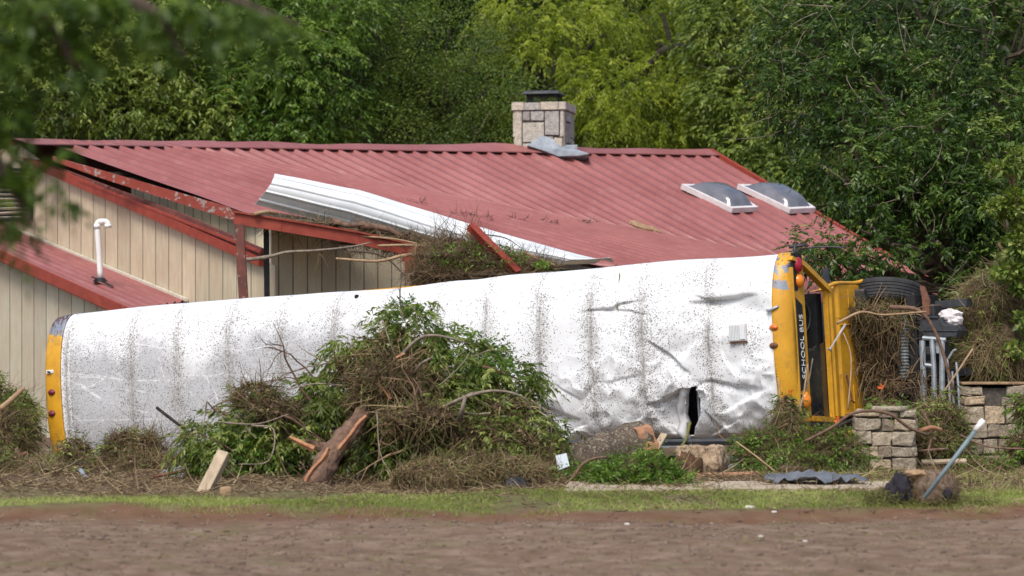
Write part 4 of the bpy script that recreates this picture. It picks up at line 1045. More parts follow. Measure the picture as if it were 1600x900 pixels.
def flatlamp(name, zc, h, mat, y0, y1):
    m = MB(); n = 12; vs = []
    for k in range(5):
        t = k/4; s_ = math.sqrt(1-t*t*.98)
        for a in range(n):
            an = 2*math.pi*a/n; vs.append((XF+.03+.07*t, (y0+y1)/2+(y1-y0)/2*s_*math.cos(an), zc+h/2*s_*math.sin(an)))
    m.add(vs, [(k*n+a, k*n+(a+1) % n, (k+1)*n+(a+1) % n, (k+1)*n+a) for k in range(4) for a in range(n)]+[tuple(4*n+a for a in range(n))])
    return bl(name, m, mat, front, smooth=True)
m = MB(); m.box((XF-.0, .2, -.53), (XF+.028, .5, -.03)); m.box((XF-.0, .2, -2.2), (XF+.028, .5, -1.9)); bl('lamp_housing', m, MT['dark'], front)
flatlamp('warning_lamp', -.19, .22, MT['red_lens'], .24, .42); flatlamp('warning_lamp', -.40, .19, MT['amber_lens'], .26, .44); flatlamp('warning_lamp', -1.98, .24, MT['amber_lens'], .26, .44)
# windshield opening with pillars, dash and wheel behind
m = MB()
m.bar((XF+.02, .48, -.16), (XF+.12, 1.14, -.52), .07, .09, Vector((1, 0, 0)))
m.bar((XF+.0, .15, -.10), (XF+.02, .50, -.17), .05, .09, Vector((1, 0, 0)))
m.bar((XF+.02, .50, -2.22), (XF+.08, 1.2, -2.26), .07, .09, Vector((1, 0, 0)))
m.bar((XF+.09, 1.10, -.50), (XF+.09, 1.10, -2.24), .05, .07, Vector((1, 0, 0)))
bl('pillar', m, MT['yellow'])
m = MB(); m.hexa([(XF-.03, .50, -2.2), (XF-.02, .50, -2.2), (XF+.05, 1.1, -2.2), (XF+.04, 1.1, -2.2), (XF-.03, .50, -1.32), (XF-.02, .50, -1.32), (XF+.05, 1.1, -1.2), (XF+.04, 1.1, -1.2)]); 
bl('windshield', m, MT['glass'])
m = MB(); m.box((XF-.5, 1.0, -2.2), (XF-.02, 1.2, -.55)); m.box((XF-1.6, .5, -2.3), (XF-1.5, 2.7, -.75)); bl('dashboard', m, MT['dark'])
m = MB(); ctr = Vector((XF-.18, .86, -.85)); pts = [ctr+Vector((.07*math.cos(a), .14*math.cos(a), .22*math.sin(a))) for a in np.linspace(0, 2*math.pi, 25)]; m.tube(pts, .014, 6, cap=False); m.tube([ctr, ctr+Vector((-.05, .25, 0))], .02, 6); bl('steering_wheel', m, MT['chassis'])
m = MB(); m.box((XF-.6, .6, -.42), (XF-.55, 1.0, -.2)); m.box((XF-.9, .5, -1.2), (XF-.85, 1.3, -.6)); bl('seat', m, MT['chassis'])
# cowl: broad yellow face below the windshield with stepped recess and dark lip
def cw_(x0, y0, x1, y1, za, zb):     # panel between two lines
    return None
m = MB()
ztop = lambda y: -.50 if y < 1.5 else -.46
prof = [(XF+.10, 1.10), (XF+.15, 1.16), (XF+.13, 1.30), (XF+.17, 1.34), (XF+.22, 1.98), (XF+.19, 2.04)]
zt = [-.50, -.48, -.50, -.44, -.44, -.45]; zbm = [-2.20, -2.22, -2.22, -2.22, -2.22, -2.2]
vs = []
for (x, y), a, b in zip(prof, zt, zbm): vs += [(x, y, a), (x, y, a-.03), (x, y, b)]
fs = []
for k in range(5): fs += [(3*k, 3*k+1, 3*k+4, 3*k+3), (3*k+1, 3*k+2, 3*k+5, 3*k+4)]
vs2 = [(x-.25, y, a-.02) for (x, y), a in zip(prof, zt)]+[(x-.25, y, b) for (x, y), b in zip(prof, zbm)]
o0 = len(vs); vs += vs2
for k in range(5): fs += [(3*k, 3*k+3, o0+k+1, o0+k), (3*k+2, o0+6+k, o0+7+k, 3*k+5)]
m.add(vs, fs)
cowl = bl('cowl', m, MT['yellow'], bevel=.008)
m = MB()
for (z0_, z1_) in ((-.50, -.98), (-1.80, -2.18)):
    m = MB(); m.hexa([(XF+.171, 1.36, z1_), (XF+.176, 1.36, z1_), (XF+.200, 1.60, z1_), (XF+.193, 1.60, z1_), (XF+.171, 1.36, z0_), (XF+.176, 1.36, z0_), (XF+.200, 1.60, z0_), (XF+.193, 1.60, z0_)])
    m.bar((XF+.185, 1.36, z1_), (XF+.205, 1.62, z1_), .016, .016, Vector((1, 0, 0))); m.bar((XF+.205, 1.62, z1_), (XF+.205, 1.62, z0_), .016, .016, Vector((1, 0, 0))); bl('cowl_recess', m, MT['yellow'], cowl, bevel=.004)
m = MB(); m.bar((XF+.20, 2.05, -.42), (XF+.20, 2.05, -2.24), .07, .06, Vector((1, 0, 0))); bl('hood_seal', m, MT['black_rubber'], cowl)
m = MB()     # cowl's upper corner sweeping out to the fender
m.tube(crv([(XF+.10, 1.12, -.47), (XF+.16, 1.35, -.42), (XF+.18, 1.9, -.41), (XF+.24, 2.1, -.38)], 5), .028, 8); bl('fender_edge', m, MT['yellow'], cowl, smooth=True)
m = MB(); m.tube(crv([(XF+.22, 2.05, -.43), (XF+.32, 2.3, -.36), (XF+.48, 2.52, -.44), (XF+.5, 2.6, -.6)], 5), .022, 8); bl('hose', m, MT['black_rubber'], smooth=True)
for (a, b) in (((XF+.22, 1.42, -.98), (XF+.16, .95, -1.32)), ((XF+.24, 1.30, -1.66), (XF+.24, 1.46, -2.02))):
    m = MB(); m.tube([a, b], [.018, .010], 6); m.tube([Vector(b)+Vector((0, -.06, .02)), Vector(b)+Vector((0, .07, -.02))], .012, 6); w_ = bl('wiper', m, MT['chrome'] if a[2] > -1.2 else MT['rust'])
m = MB(); m.tube(crv([(XF-.02, .3, -.05), (XF+.10, .4, .02), (XF+.35, .5, .03), (XF+.62, .6, .0)], 5), .012, 6); m.tube([(XF+.02, .3, -.12), (XF+.02, .3, .09)], .02, 6); m.tube([(XF-.06, .3, .05), (XF+.16, .36, .07)], .022, 6); bl('mirror_arm', m, MT['chassis'], smooth=True)
m = MB(); m.tube(crv([(XF+.06, 1.0, -2.30), (XF+.12, .9, -2.38), (XF+.3, 1.0, -2.30), (XF+.5, 1.1, -2.22)], 5), .018, 6); m.box((XF+.05, .9, -2.62), (XF+.2, 1.5, -2.36)); bl('mirror_arm', m, MT['black_rubber'])
m = MB(); m.hexa([(XF+.02, .8, -2.75), (XF+.3, .9, -2.70), (XF+.34, 1.5, -2.6), (XF+.02, 1.5, -2.7), (XF+.0, .8, -2.45), (XF+.40, .9, -2.50), (XF+.38, 1.5, -2.4), (XF+.02, 1.5, -2.4)]); prop(bl('fender_scrap', m, MT['yellow'], bevel=.03), 'crumpled lower yellow corner')
# engine bay: frame horns, radiator pack, coolers, hoses
m = MB(); m.box((XF+.05, 2.1, -2.15), (XF+.16, 2.95, -.62)); bl('firewall', m, MT['dark'])
m = MB(); m.box((XF+.35, 2.5, -2.1), (XF+1.1, 2.9, -.75)); m.box((XF+.5, 2.1, -1.75), (XF+1.15, 2.6, -1.1)); m.tube([(XF+.6, 2.2, -1.4), (XF+1.35, 2.2, -1.4)], .16, 12); m.tube([(XF+.5, 2.15, -1.9), (XF+.9, 2.15, -1.9)], .12, 12)
bl('engine', m, MT['chassis'], bevel=.02)
def at_bus(px, py, y):      # bus-local point seen at a pixel, on the plane of local depth y
    return BMi@hit((B0+uy*y, uy), px, py)
a, b = at_bus(1309, 470, 2.0), at_bus(1358, 468, 2.1)
m = MB(); m.box((a.x, 1.85, a.z-.15), (b.x+.03, 2.15, a.z+.13)); bb = bl('battery_box', m, MT['chassis'], bevel=.02)
m = MB(); c_ = at_bus(1331, 467, 1.84); m.tube([c_, c_+Vector((0, -.03, 0))], .035, 10); bl('bolt', m, MT['galv'], bb)
c_ = at_bus(1349, 466, 1.84); m = MB(); m.tube([c_, c_+Vector((0, -.02, 0))], .05, 12); bl('knob', m, MT['black_rubber'], bb)
m = MB(); p0, p1 = at_bus(1412, 492, 2.0), at_bus(1413, 592, 2.0)
pts = [p0.lerp(p1, k/40) for k in range(41)]; m.tube(pts, [.075 if k % 2 else .06 for k in range(41)], 12); bl('air_hose', m, MT['hose'])
m = MB(); m.tube(crv([at_bus(1386, 505, 2.05), at_bus(1392, 545, 2.0), at_bus(1378, 575, 2.05), at_bus(1396, 600, 2.1)], 6), .085, 12); bl('coolant_hose', m, MT['chassis'], smooth=True)
# radiator and grille at the very front
xg = at_bus(1425, 560, 2.1).x
m = MB(); m.box((xg, 2.02, -2.3), (xg+.12, 2.9, -.62)); m.box((xg-.45, 2.6, -2.3), (xg, 2.8, -.5)); bl('radiator', m, MT['dark'], bevel=.01)
m = MB(); q = [at_bus(*p, 2.0) for p in ((1437, 497), (1468, 497), (1474, 507), (1492, 508), (1497, 516), (1494, 526), (1446, 528), (1437, 515))]
m.slab(q, Vector((0, .35, 0))); m.bar(at_bus(1440, 516, 1.99), at_bus(1496, 517, 1.99), .012, .014); m.bar(at_bus(1440, 495, 1.99), at_bus(1466, 496, 1.99), .02, .03)
bl('bracket', m, MT['chassis'], bevel=.008)
m = MB(); q = [at_bus(*p, 2.2) for p in ((1437, 446), (1444, 448), (1452, 470), (1452, 492), (1441, 492), (1441, 470))]; m.slab(q, Vector((0, .05, 0))); m.tube([at_bus(1422, 468, 2.1), at_bus(1420, 482, 2.1)], .03, 8); bl('mount_blade', m, MT['rust'])
m = MB()
for pts, r_ in (([(1441, 532), (1443, 600), (1444, 640)], .042), ([(1456, 530), (1459, 575), (1460, 640)], .036), ([(1472, 530), (1472, 600), (1473, 648)], .038), ([(1443, 570), (1459, 572)], .03), ([(1442, 528), (1478, 531)], .03),
                ([(1480, 560), (1483, 600), (1484, 640)], .016), ([(1482, 560), (1489, 549), (1494, 546)], .016), ([(1494, 566), (1497, 600), (1499, 640)], .016), ([(1488, 580), (1490, 630)], .014)):
    m.tube(crv([at_bus(p[0], p[1], 2.0) for p in pts], 4), r_, 8)
q = [at_bus(*p, 2.03) for p in ((1460, 531), (1473, 531), (1470, 552), (1463, 552))]; m.slab(q, Vector((0, .02, 0)))
bl('grille', m, MT['galv'], smooth=False)
m = MB(); V_, F_, a_ = blob(tuple(at_bus(1486, 497, 2.25)), (.16, .12, .12), .35, 3, 12, 4); m.add([tuple(v) for v in V_], [tuple(int(k) for k in f) for f in F_])
V_, F_, a_ = blob(tuple(at_bus(1489, 519, 2.1)), (.075, .06, .075), .2, 3, 10, 6); m.add([tuple(v) for v in V_], [tuple(int(k) for k in f) for f in F_])
prop(bl('insulation', m, MT['white_frame']), 'torn white foam at the front end')
# wheels: axis along the bus's width
def wheel(xc, yc, zc, tilt=0):
    def tl(m):
        c_, s_ = math.cos(tilt), math.sin(tilt); zc0 = zc-.16
        m.v = [(x, yc+(y-yc)*c_+(z-zc0)*s_, zc0-(y-yc)*s_+(z-zc0)*c_) for x, y, z in m.v]; return m
    m = MB(); n = 48; vs = []
    prf = [(.30, .02), (.42, .0), (.475, .015), (.495, .045)]
    for k in range(5): w0 = .05+k*.045; prf += [(.5, w0), (.5, w0+.034), (.486, w0+.036), (.486, w0+.043)]
    prf += [(.495, .285), (.475, .31), (.42, .325), (.30, .30)]
    for a in range(n):
        an = 2*math.pi*a/n
        for r_, h_ in prf: vs.append((xc+r_*math.cos(an), yc+r_*math.sin(an), zc-h_))
    q = len(prf); m.add(vs, [(a*q+k, a*q+k+1, ((a+1) % n)*q+k+1, ((a+1) % n)*q+k) for a in range(n) for k in range(q-1)])
    t = bl('wheel', tl(m), MT['black_rubber'])
    m = MB(); vs = []; prf = [(.31, .02), (.27, .04), (.25, .12), (.10, .10), (.09, .03), (.0, .03)]; q = len(prf)
    for a in range(n):
        an = 2*math.pi*a/n
        for r_, h_ in prf: vs.append((xc+r_*math.cos(an), yc+r_*math.sin(an), zc-h_))
    m.add(vs, [(a*q+k, a*q+k+1, ((a+1) % n)*q+k+1, ((a+1) % n)*q+k) for a in range(n) for k in range(q-1)]); bl('rim', tl(m), MT['galv'], t, smooth=True)
    return t
wc = at_bus(1388, 462, 2.45)
wheel(wc.x, 2.45, wc.z+.13, .30)
wheel(wc.x, 2.45, -2.05)
wheel(2.6, 2.9, -.18); wheel(2.6, 2.9, -2.0)
m = MB(); m.tube([(wc.x, 2.45, -.6), (wc.x, 2.45, -2.1)], .06, 8); m.tube([(2.6, 2.9, -.3), (2.6, 2.9, -2.1)], .08, 8); bl('axle', m, MT['chassis'])
m = MB(); m.bar((xg+.2, 2.75, -1.0), (xg+.2, 2.75, -2.3), .3, .05, Vector((1, 0, 0))); bl('bumper', m, MT['black_rubber'])
# roof vent
x, z = b2(1156, 520); y = float(roofprof(np.array(z)))
m = MB(); m.box((x-.11, y-.05, z-.115), (x+.13, y+.05, z+.115)); rv = bl('roof_vent', m, MT['white_frame'], bevel=.01)
m = MB()
for k in range(7): m.box((x-.105+k*.022, y-.066, z-.10), (x-.093+k*.022, y-.048, z+.10))
m.box((x+.05, y-.064, z-.09), (x+.12, y-.05, z+.09)); bl('vent_louvre', m, MT['white_metal'], rv)
m = MB(); m.box((x-.12, y-.04, z-.135), (x+.14, y+.02, z-.118)); bl('vent_gasket', m, MT['rust'], rv)
x, z = b2(547, 463); m = MB(); y = float(roofprof(np.array(z))); m.tube([(x, y-.02, z), (x, y+.03, z)], .03, 8); bl('bolt', m, MT['dark'], skin)
x, z = b2(963, 455); m = MB(); m.bar((x, float(roofprof(np.array(z+.2)))-.012, z+.25), (x, float(roofprof(np.array(z-.15)))-.012, z-.25), .012, .01, Vector((0, 1, 0))); bl('green_streak', m, MT['straw_green'], skin)

# straw stuffed into the engine bay
eb = thing('straw_mass', 'thick brown straw and twigs stuffed in the open engine bay beside the yellow cowl', 'debris', (5, 38, 1))
def EB(px, py, y, rx, ry, rd_, w_): p = BM@at_bus(px, py, y); return (tuple(p), (rx/F*p.y, rd_, ry/F*p.y), w_)
els = [EB(1370, 512, 2.0, 62, 32, .3, 3), EB(1350, 560, 2.05, 42, 55, .3, 2.4), EB(1388, 560, 2.1, 40, 60, .25, 2), EB(1345, 610, 2.1, 40, 40, .3, 1.6), EB(1420, 620, 2.0, 55, 40, .35, 1.6), EB(1370, 490, 1.85, 55, 14, .2, 1)]
leaf_obj('matted_core', blob(els[0][0], tuple(v*.75 for v in els[0][1]), .4, 3, 20, 5), MT['matted'], eb)
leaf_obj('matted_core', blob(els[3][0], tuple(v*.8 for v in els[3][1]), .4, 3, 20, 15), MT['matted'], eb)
leaf_obj('straw', straw(els, 5200, .24, .0062, .6, .7, bias=(0, 0, -.3), zmin=-1), MT['straw'], eb)
leaf_obj('twigs', straw(els, 320, .42, .011, .3, .4, zmin=-1), MT['straw'], eb)
leaf_obj('green_straw', straw(els[:1]+els[5:], 900, .22, .005, .3, .6, zmin=-1), MT['straw_green'], eb)
leaf_obj('weed_leaves', leaves(in_ell(*els[0][:2], 350)[0], rdir(350), .07, .02, RNG.uniform(.3, .9, 350)), MT['leaf_mid'], eb)
SB = [([(1390, 480, 37.3), (1435, 485, 37.3), (1462, 520, 37.3), (1480, 575, 37.3), (1492, 620, 37.3)], .03, .02, 'bark_red', 'long reddish branch arching over the silver grille bars'),
      ([(1308, 505, 37), (1345, 488, 37.1), (1380, 492, 37.2), (1448, 487, 37.2)], .02, .012, 'stickwood', 'tan stick crossing below the exposed front wheel'),
      ([(1520, 545, 37.4), (1490, 590, 37.2), (1455, 640, 37)], .015, .012, 'stickwood', 'straight tan stick leaning beside the chrome grille'),
      ([(1325, 640, 36.6), (1330, 560, 36.9), (1318, 520, 37)], .012, .008, 'stickwood', 'thin tan upright stick beside the yellow cowl'),
      ([(1495, 458, 37.6), (1500, 470, 37.6), (1513, 485, 37.6)], .008, .006, 'bark_grey', 'thin pale twig above the white foam')]
for k, (pts, r0, r1, m_, lab) in enumerate(SB):
    prop(sticks(MB(), [(pts, r0, r1)]).build('branch', MT[m_], None, smooth=True), lab, 'branch', 'branches caught on the bus front')
# ------------------------------------------------------------------ trees
def tree(name, label, px, Y, crowns, st, mat, trunk_r=.25, trunk_mat='bark_dark', gz0=None, group=None, limbs=True, tx=None, twigs=0):
    x = (px-800)/F*Y if tx is None else tx; z0 = gh(x, Y); t = thing(name, label, 'tree', (x, Y, z0), group)
    mb = MB(); base = Vector((x, Y, z0-.2))
    cz = np.mean([c[0][2] for c in crowns]); mid = Vector((x+.3, Y, z0+max(1.5, (cz-z0)*.5)))
    mb.tube(crv([base, base.lerp(mid, .5)+Vector((.12, 0, 0)), mid], 5), [trunk_r*1.25]+[trunk_r*(1.05-.03*k) for k in range(10)], 10, jit=.2)
    for k, (c, r, m) in enumerate(crowns):
        e = Vector(c)+Vector((random.uniform(-.3, .3)*r[0], 0, .3*r[2]))
        q = wob(mid-Vector((0, 0, .3)), e, 9, .12, k+px*.01); mb.tube(q, [trunk_r*.6*(1-.85*i/9) for i in range(10)], 7, jit=.2)
        for s_ in range(4):
            a = q[4+s_]; b = Vector(c)+Vector([RNG.uniform(-1, 1)*r[i] for i in range(3)]); mb.tube(wob(a, b, 6, .15, s_+k*5), [trunk_r*.25*(1-.85*i/6) for i in range(7)], 5)
    mb.build('trunk', MT[trunk_mat], t)
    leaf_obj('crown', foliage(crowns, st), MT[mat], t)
    if twigs:
        c = [e for e in crowns if e[2] >= .5]
        pp = np.concatenate([in_ell(e[0], e[1], twigs//len(c)+1, .7)[0] for e in c])
        leaf_obj('twigs', strands(pp, RNG.normal(0, 1, (len(pp), 3))+np.array([0, -.3, 0]), RNG.uniform(.4, 1.3, len(pp)), .011, RNG.uniform(.2, .8, len(pp)), .2, .6, 5), MT['bark_grey'], t)
    return t
ST_w = dict(sub=46, per=17, sig=.26, pairs=3, rl=.26, L=.15, W=.055, hang=.15, droop=.5)
ST_l = dict(sub=36, per=15, sig=.22, pairs=7, rl=.42, L=.12, W=.030, hang=.1, droop=.8)
ST_o = dict(sub=70, per=85, sig=.24, pairs=0, L=.075, W=.05, hang=0)
ST_m = dict(sub=52, per=17, sig=.25, pairs=3, rl=.26, L=.14, W=.055, hang=.15, droop=.5)
def CR(*ells): return [(e[0], e[1], e[2]) for e in ells]
def ce(px, py, Y, r, rz=None, m=1): return (tuple(P(px, py, Y)), (r, r*.9, rz or r*.85), m)
tree('broadleaf_tree', 'dark drooping-leaved tree behind the left end of the red roof', 40, 69, CR(ce(-20, 60, 69, 2.0), ce(90, 120, 68.5, 1.7), ce(40, 190, 68.5, 1.8), ce(20, 0, 69, 2.0), ce(110, 30, 69.5, 1.8)), ST_w, 'leaf_mid', group='trees behind the house', twigs=60)
tree('broadleaf_tree', 'green tree with pale new shoots left of the lime-tipped tree', 230, 70, CR(ce(190, 60, 70, 1.9), ce(280, 120, 69.5, 1.9), ce(200, 190, 69, 1.7), ce(310, 205, 69.2, 1.5), ce(310, 20, 70, 2.0), ce(220, 10, 70, 1.7)), ST_w, 'leaf_mid', group='trees behind the house', twigs=80)
tree('broadleaf_tree', 'lime-tipped tree behind the roof ridge, left of the small-leaved dark tree', 440, 70, CR(ce(400, 170, 69.6, 1.8), ce(490, 110, 69, 1.5), ce(410, 60, 70, 1.8), ce(480, 200, 69.4, 1.4), ce(500, 20, 70, 1.6)), ST_m, 'leaf_fresh', group='trees behind the house', twigs=60)
tree('oak_tree', 'dense small-leaved dark green tree behind the roof left of the chimney', 660, 72, CR(ce(600, 110, 72, 1.7), ce(690, 70, 71.5, 1.6), ce(650, 180, 71, 1.7), ce(740, 150, 71, 1.4), ce(770, 215, 71, 1.0), ce(600, 215, 71, 1.3), ce(620, 10, 72, 1.7), ce(550, 60, 72.5, 1.3)), ST_o, 'leaf_oak', group='trees behind the house', twigs=60)
tree('feathery_tree', 'bright yellow-green feathery tree behind the stone chimney', 900, 75, CR(ce(860, 110, 75, 1.35, 1.2), ce(950, 150, 74, 1.5, 1.1), ce(1020, 190, 74, 1.4, .9), ce(900, 40, 76, 1.5, .8, .8), ce(950, 215, 74, 1.2, .8), ce(1060, 130, 74.5, 1.2, .9), ce(820, 30, 76, 1.2, .9, .8)), ST_l, 'leaf_lime', group='trees behind the house')
tree('feathery_tree', 'yellow-green tree with black bent limbs right of the chimney, near the roof corner', 1090, 78, CR(ce(1000, 20, 78, 1.6, .9), ce(1100, 10, 78, 1.5, .9), ce(1130, 90, 77, 1.1, .8), ce(1110, 190, 76, 1.2, 1.1), ce(1060, 215, 76, 1.2, .7)), ST_l, 'leaf_lime', group='trees behind the house')
mb = MB()
tl = thing('leaning_tree', 'black bent bare limbs showing through the yellow-green leaves', 'tree', (P(1150, 60, 76).x, 76, 0))
mb.tube(crv([P(1180, 700, 76), P(1190, 300, 76), P(1140, 60, 76)], 5), [.3]*6+[.22]*5, 9, jit=.2)
for pts, r0, r1 in (([(1140, 50), (1098, 38), (1078, 72), (1040, 78), (1008, 112), (992, 135)], .15, .10), ([(1050, 78), (1042, 45), (1035, 20)], .07, .04), ([(1078, 72), (1100, 74), (1120, 60)], .06, .03), ([(1185, 240), (1110, 205), (1060, 198), (1010, 190)], .10, .05), ([(1110, 205), (1090, 165)], .04, .02), ([(1040, 78), (1025, 60)], .05, .03)):
    q = crv([P(x, y, 74.6) for x, y in pts], 5); mb.tube(q, [r0+(r1-r0)*i/(len(q)-1) for i in range(len(q))], 8, jit=.3)
mb.build('trunk', MT['bark_dark'], tl)
tree('broadleaf_tree', 'soft mid-green tree above the right corner of the roof', 1180, 73, CR(ce(1160, 60, 73, 1.4), ce(1160, 150, 72.5, 1.3), ce(1190, 230, 72, 1.3), ce(1240, 280, 71, 1.2), ce(1160, 10, 73.5, 1.3), ce(1250, 200, 72, 1.3), ce(1300, 290, 71.5, 1.0)), ST_m, 'leaf_mid', group='trees behind the house', twigs=40)
# the nearer pecan on the right
ST_p = dict(sub=54, per=9, sig=.15, pairs=4, rl=.26, L=.11, W=.040, hang=.1, droop=.35)
pec = CR(ce(1310, 60, 52, 1.15, 1.0), ce(1420, 40, 51.5, 1.3, 1.1), ce(1540, 60, 51, 1.3, 1.2), ce(1270, 150, 51, .85, .8), ce(1370, 150, 50.5, 1.1, 1.0), ce(1480, 170, 50.5, 1.2, 1.2), ce(1580, 180, 50.5, 1.0, 1.1),
         ce(1340, 250, 49.5, .85, .85), ce(1430, 235, 49.5, 1.0, .8), ce(1535, 265, 49.5, 1.0, .85), ce(1405, 305, 49, .6, .35, .5), ce(1520, 310, 49, .6, .5, .8), ce(1360, 355, 48.6, .3, .2, .09), ce(1285, 388, 48.3, .38, .22, .26), ce(1325, 418, 48.3, .42, .22, .24), ce(1390, 390, 48.4, .28, .3, .10), ce(1400, 425, 48.4, .2, .2, .05), ce(1470, 385, 48.6, .22, .3, .06), ce(1505, 420, 48.6, .2, .4, .12),
         ce(1535, 420, 49, .45, .6, .7), ce(1240, 60, 52, .7, .7, .8), ce(1600, 350, 49.5, .9, 1.1))
pt_ = tree('pecan_tree', 'large dark green pecan tree hanging over the right end of the red roof', 1545, 52.5, pec, ST_p, 'leaf_pecan', .28, 'bark', twigs=260)
# tree masses further back
ww = thing('x', None, None) if False else None
n = 60000; xw = RNG.uniform(-32, 32, n); zw = RNG.uniform(0, 17, n)**1.0; yw = 88+3*fbm(np.stack([xw*.35, zw*.45, 0*xw], -1), 3, 8)+RNG.uniform(0, 2.5, n)
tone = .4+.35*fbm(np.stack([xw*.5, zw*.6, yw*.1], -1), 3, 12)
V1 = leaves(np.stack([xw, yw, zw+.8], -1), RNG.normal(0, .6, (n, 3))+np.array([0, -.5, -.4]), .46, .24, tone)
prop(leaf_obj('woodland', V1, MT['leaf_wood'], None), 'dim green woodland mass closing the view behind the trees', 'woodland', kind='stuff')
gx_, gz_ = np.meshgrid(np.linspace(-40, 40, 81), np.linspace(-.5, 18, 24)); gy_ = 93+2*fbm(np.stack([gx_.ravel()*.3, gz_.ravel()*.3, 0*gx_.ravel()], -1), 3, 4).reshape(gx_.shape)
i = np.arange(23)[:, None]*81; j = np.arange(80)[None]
prop(link('woodland_shade_sheet', npmesh('woodland_shade_sheet', np.stack([gx_, gy_, gz_], -1).reshape(-1, 3), np.stack([i+j, i+j+1, i+81+j+1, i+81+j], -1).reshape(-1, 4)), surf('wood_shade_colour', (.008,.018,.005), (.03,.06,.012), 2, .95, 1, 6)), 'dark sheet coloured as deep wood shade behind the trees', 'woodland', kind='stuff')  # backing sheet with the shade of the deep wood put into its colour

# foreground tree whose leaves hang out of focus into the top left corner
ft = thing('near_tree', 'blurred nearby tree whose leafy twigs hang into the upper left corner', 'tree', (-4.6, 12, 0))
mb = MB(); mb.tube(crv([(-4.6, 12, -.2), (-4.5, 12, 2), (-4.0, 12, 3.6)], 5), [.22]*11, 9, jit=.2)
Yf = 12.0
lim = [[(-300, -150), (-60, -60), (140, -30), (330, -10), (470, 40)], [(-300, 60), (-120, 100), (-40, 170), (20, 300), (70, 380)], [(-60, -60), (60, 20), (110, 90), (135, 110)], [(140, -30), (240, 20), (290, 90)]]
for l in lim:
    q = crv([P(x, y, Yf) for x, y in l], 5); mb.tube(q, [.05*(1-.9*i/(len(q)-1)) for i in range(len(q))], 6)
mb.tube([(-4.0, 12, 3.6), P(-300, -150, Yf)], .08, 7); mb.tube([(-4.4, 12, 2.6), P(-300, 60, Yf)], .07, 7); mb.build('trunk', MT['bark'], ft)
out = []
for px, py, rx, ry, m in ((200, 60, 90, 30, 16), (330, 50, 90, 34, 20), (60, 50, 90, 50, 26), (430, 70, 50, 40, 8), (0, 270, 32, 40, 34), (12, 330, 24, 36, 22), (-30, 200, 50, 70, 50), (92, 312, 20, 14, 9), (60, 245, 40, 14, 8), (5, 170, 45, 30, 24), (24, 375, 12, 16, 4), (100, 35, 90, 30, 30), (240, 10, 120, 20, 36), (330, 20, 90, 22, 22), (420, 30, 50, 24, 9), (60, 0, 120, 24, 60), (115, 95, 40, 20, 14), (270, 50, 40, 22, 8), (0, 90, 40, 40, 24)):
    e = E(px, py, Yf, rx, ry, .18); p, dd = in_ell(e[0], e[1], m, .1); out.append(pinnate(p, dd+np.array([0, 0, -.3]), 3, .10, .06, .026, RNG.uniform(.2, .75, m), .5))
leaf_obj('crown', merge(out), MT['leaf_near'], ft)

# ------------------------------------------------------------------ shrubs and flood debris at the right
rs = thing('debris_shrub', 'tall shrub wrapped in brown flood straw behind the broken stone pillar', 'shrub', (6.6, 40, 0))
els = [E(1540, 480, 39.5, 42, 50, .5, 3), E(1560, 560, 39, 60, 55, .5, 3), E(1590, 440, 39.6, 40, 40, .4, 2), E(1515, 575, 39.3, 24, 26, .3, .9)]
for k, e in enumerate(els): leaf_obj('matted_core', blob(e[0], tuple(v*.8 for v in e[1]), .3, 3, 20, k+20), MT['matted'], rs)
leaf_obj('straw', straw(els, 7500, .34, .0045, .7, .6, bias=(0, 0, -.5), zmin=.1), MT['straw'], rs)
leaf_obj('green_straw', straw(els, 2500, .3, .0045, .7, .6, bias=(0, 0, -.4), zmin=.1), MT['straw_green'], rs)
leaf_obj('leaf_sprays', foliage([(e[0], tuple(v*1.05 for v in e[1]), 1) for e in els], dict(sub=26, per=10, sig=.09, pairs=2, rl=.08, L=.07, W=.025, hang=.1, droop=.3)), MT['leaf_pile'], rs)
mb = MB(); 
for k, l in enumerate(([(1600, 720), (1590, 500), (1570, 300)], [(1560, 720), (1545, 560), (1520, 440)])): mb.tube(crv([P(x, y, 39.6) for x, y in l], 5), .035, 7)
mb.build('stem', MT['bark'], rs)
ms = thing('maple_shrub', 'pale yellow-green broad-leaved sapling at the right edge above the flood straw', 'shrub', (7.4, 38.6, 0))
mb = MB()
for k, l in enumerate(([(1640, 740), (1625, 500), (1590, 320), (1575, 235)], [(1620, 500), (1590, 430), (1560, 380)], [(1600, 360), (1575, 320), (1545, 318)], [(1585, 300), (1570, 270), (1545, 262)], [(1610, 430), (1595, 380), (1560, 345)])): mb.tube(crv([P(x, y, 38.6) for x, y in l], 5), [.028-.004*k]*11, 6) if len(l) == 3 else mb.tube(crv([P(x, y, 38.6) for x, y in l], 5), .025, 6)
mb.build('stem', MT['stickwood'], ms)
out = []
for px, py, rx, ry, m in ((1590, 250, 16, 26, 40), (1560, 262, 18, 10, 22), (1585, 320, 26, 26, 70), (1560, 325, 24, 12, 30), (1590, 380, 20, 30, 60), (1575, 425, 26, 14, 34), (1600, 440, 18, 24, 50), (1590, 545, 18, 12, 18), (1598, 500, 10, 20, 14)):
    e = E(px, py, 38.5, rx, ry, .25); p, dd = in_ell(e[0], e[1], m*6, .3); out.append(leaves(p, dd+np.array([0, -.4, .0])+RNG.normal(0, .5, (len(p), 3)), .10, .075, RNG.uniform(.15, .95, len(p)), .9))
leaf_obj('leaves', merge(out), MT['leaf_pale'], ms)

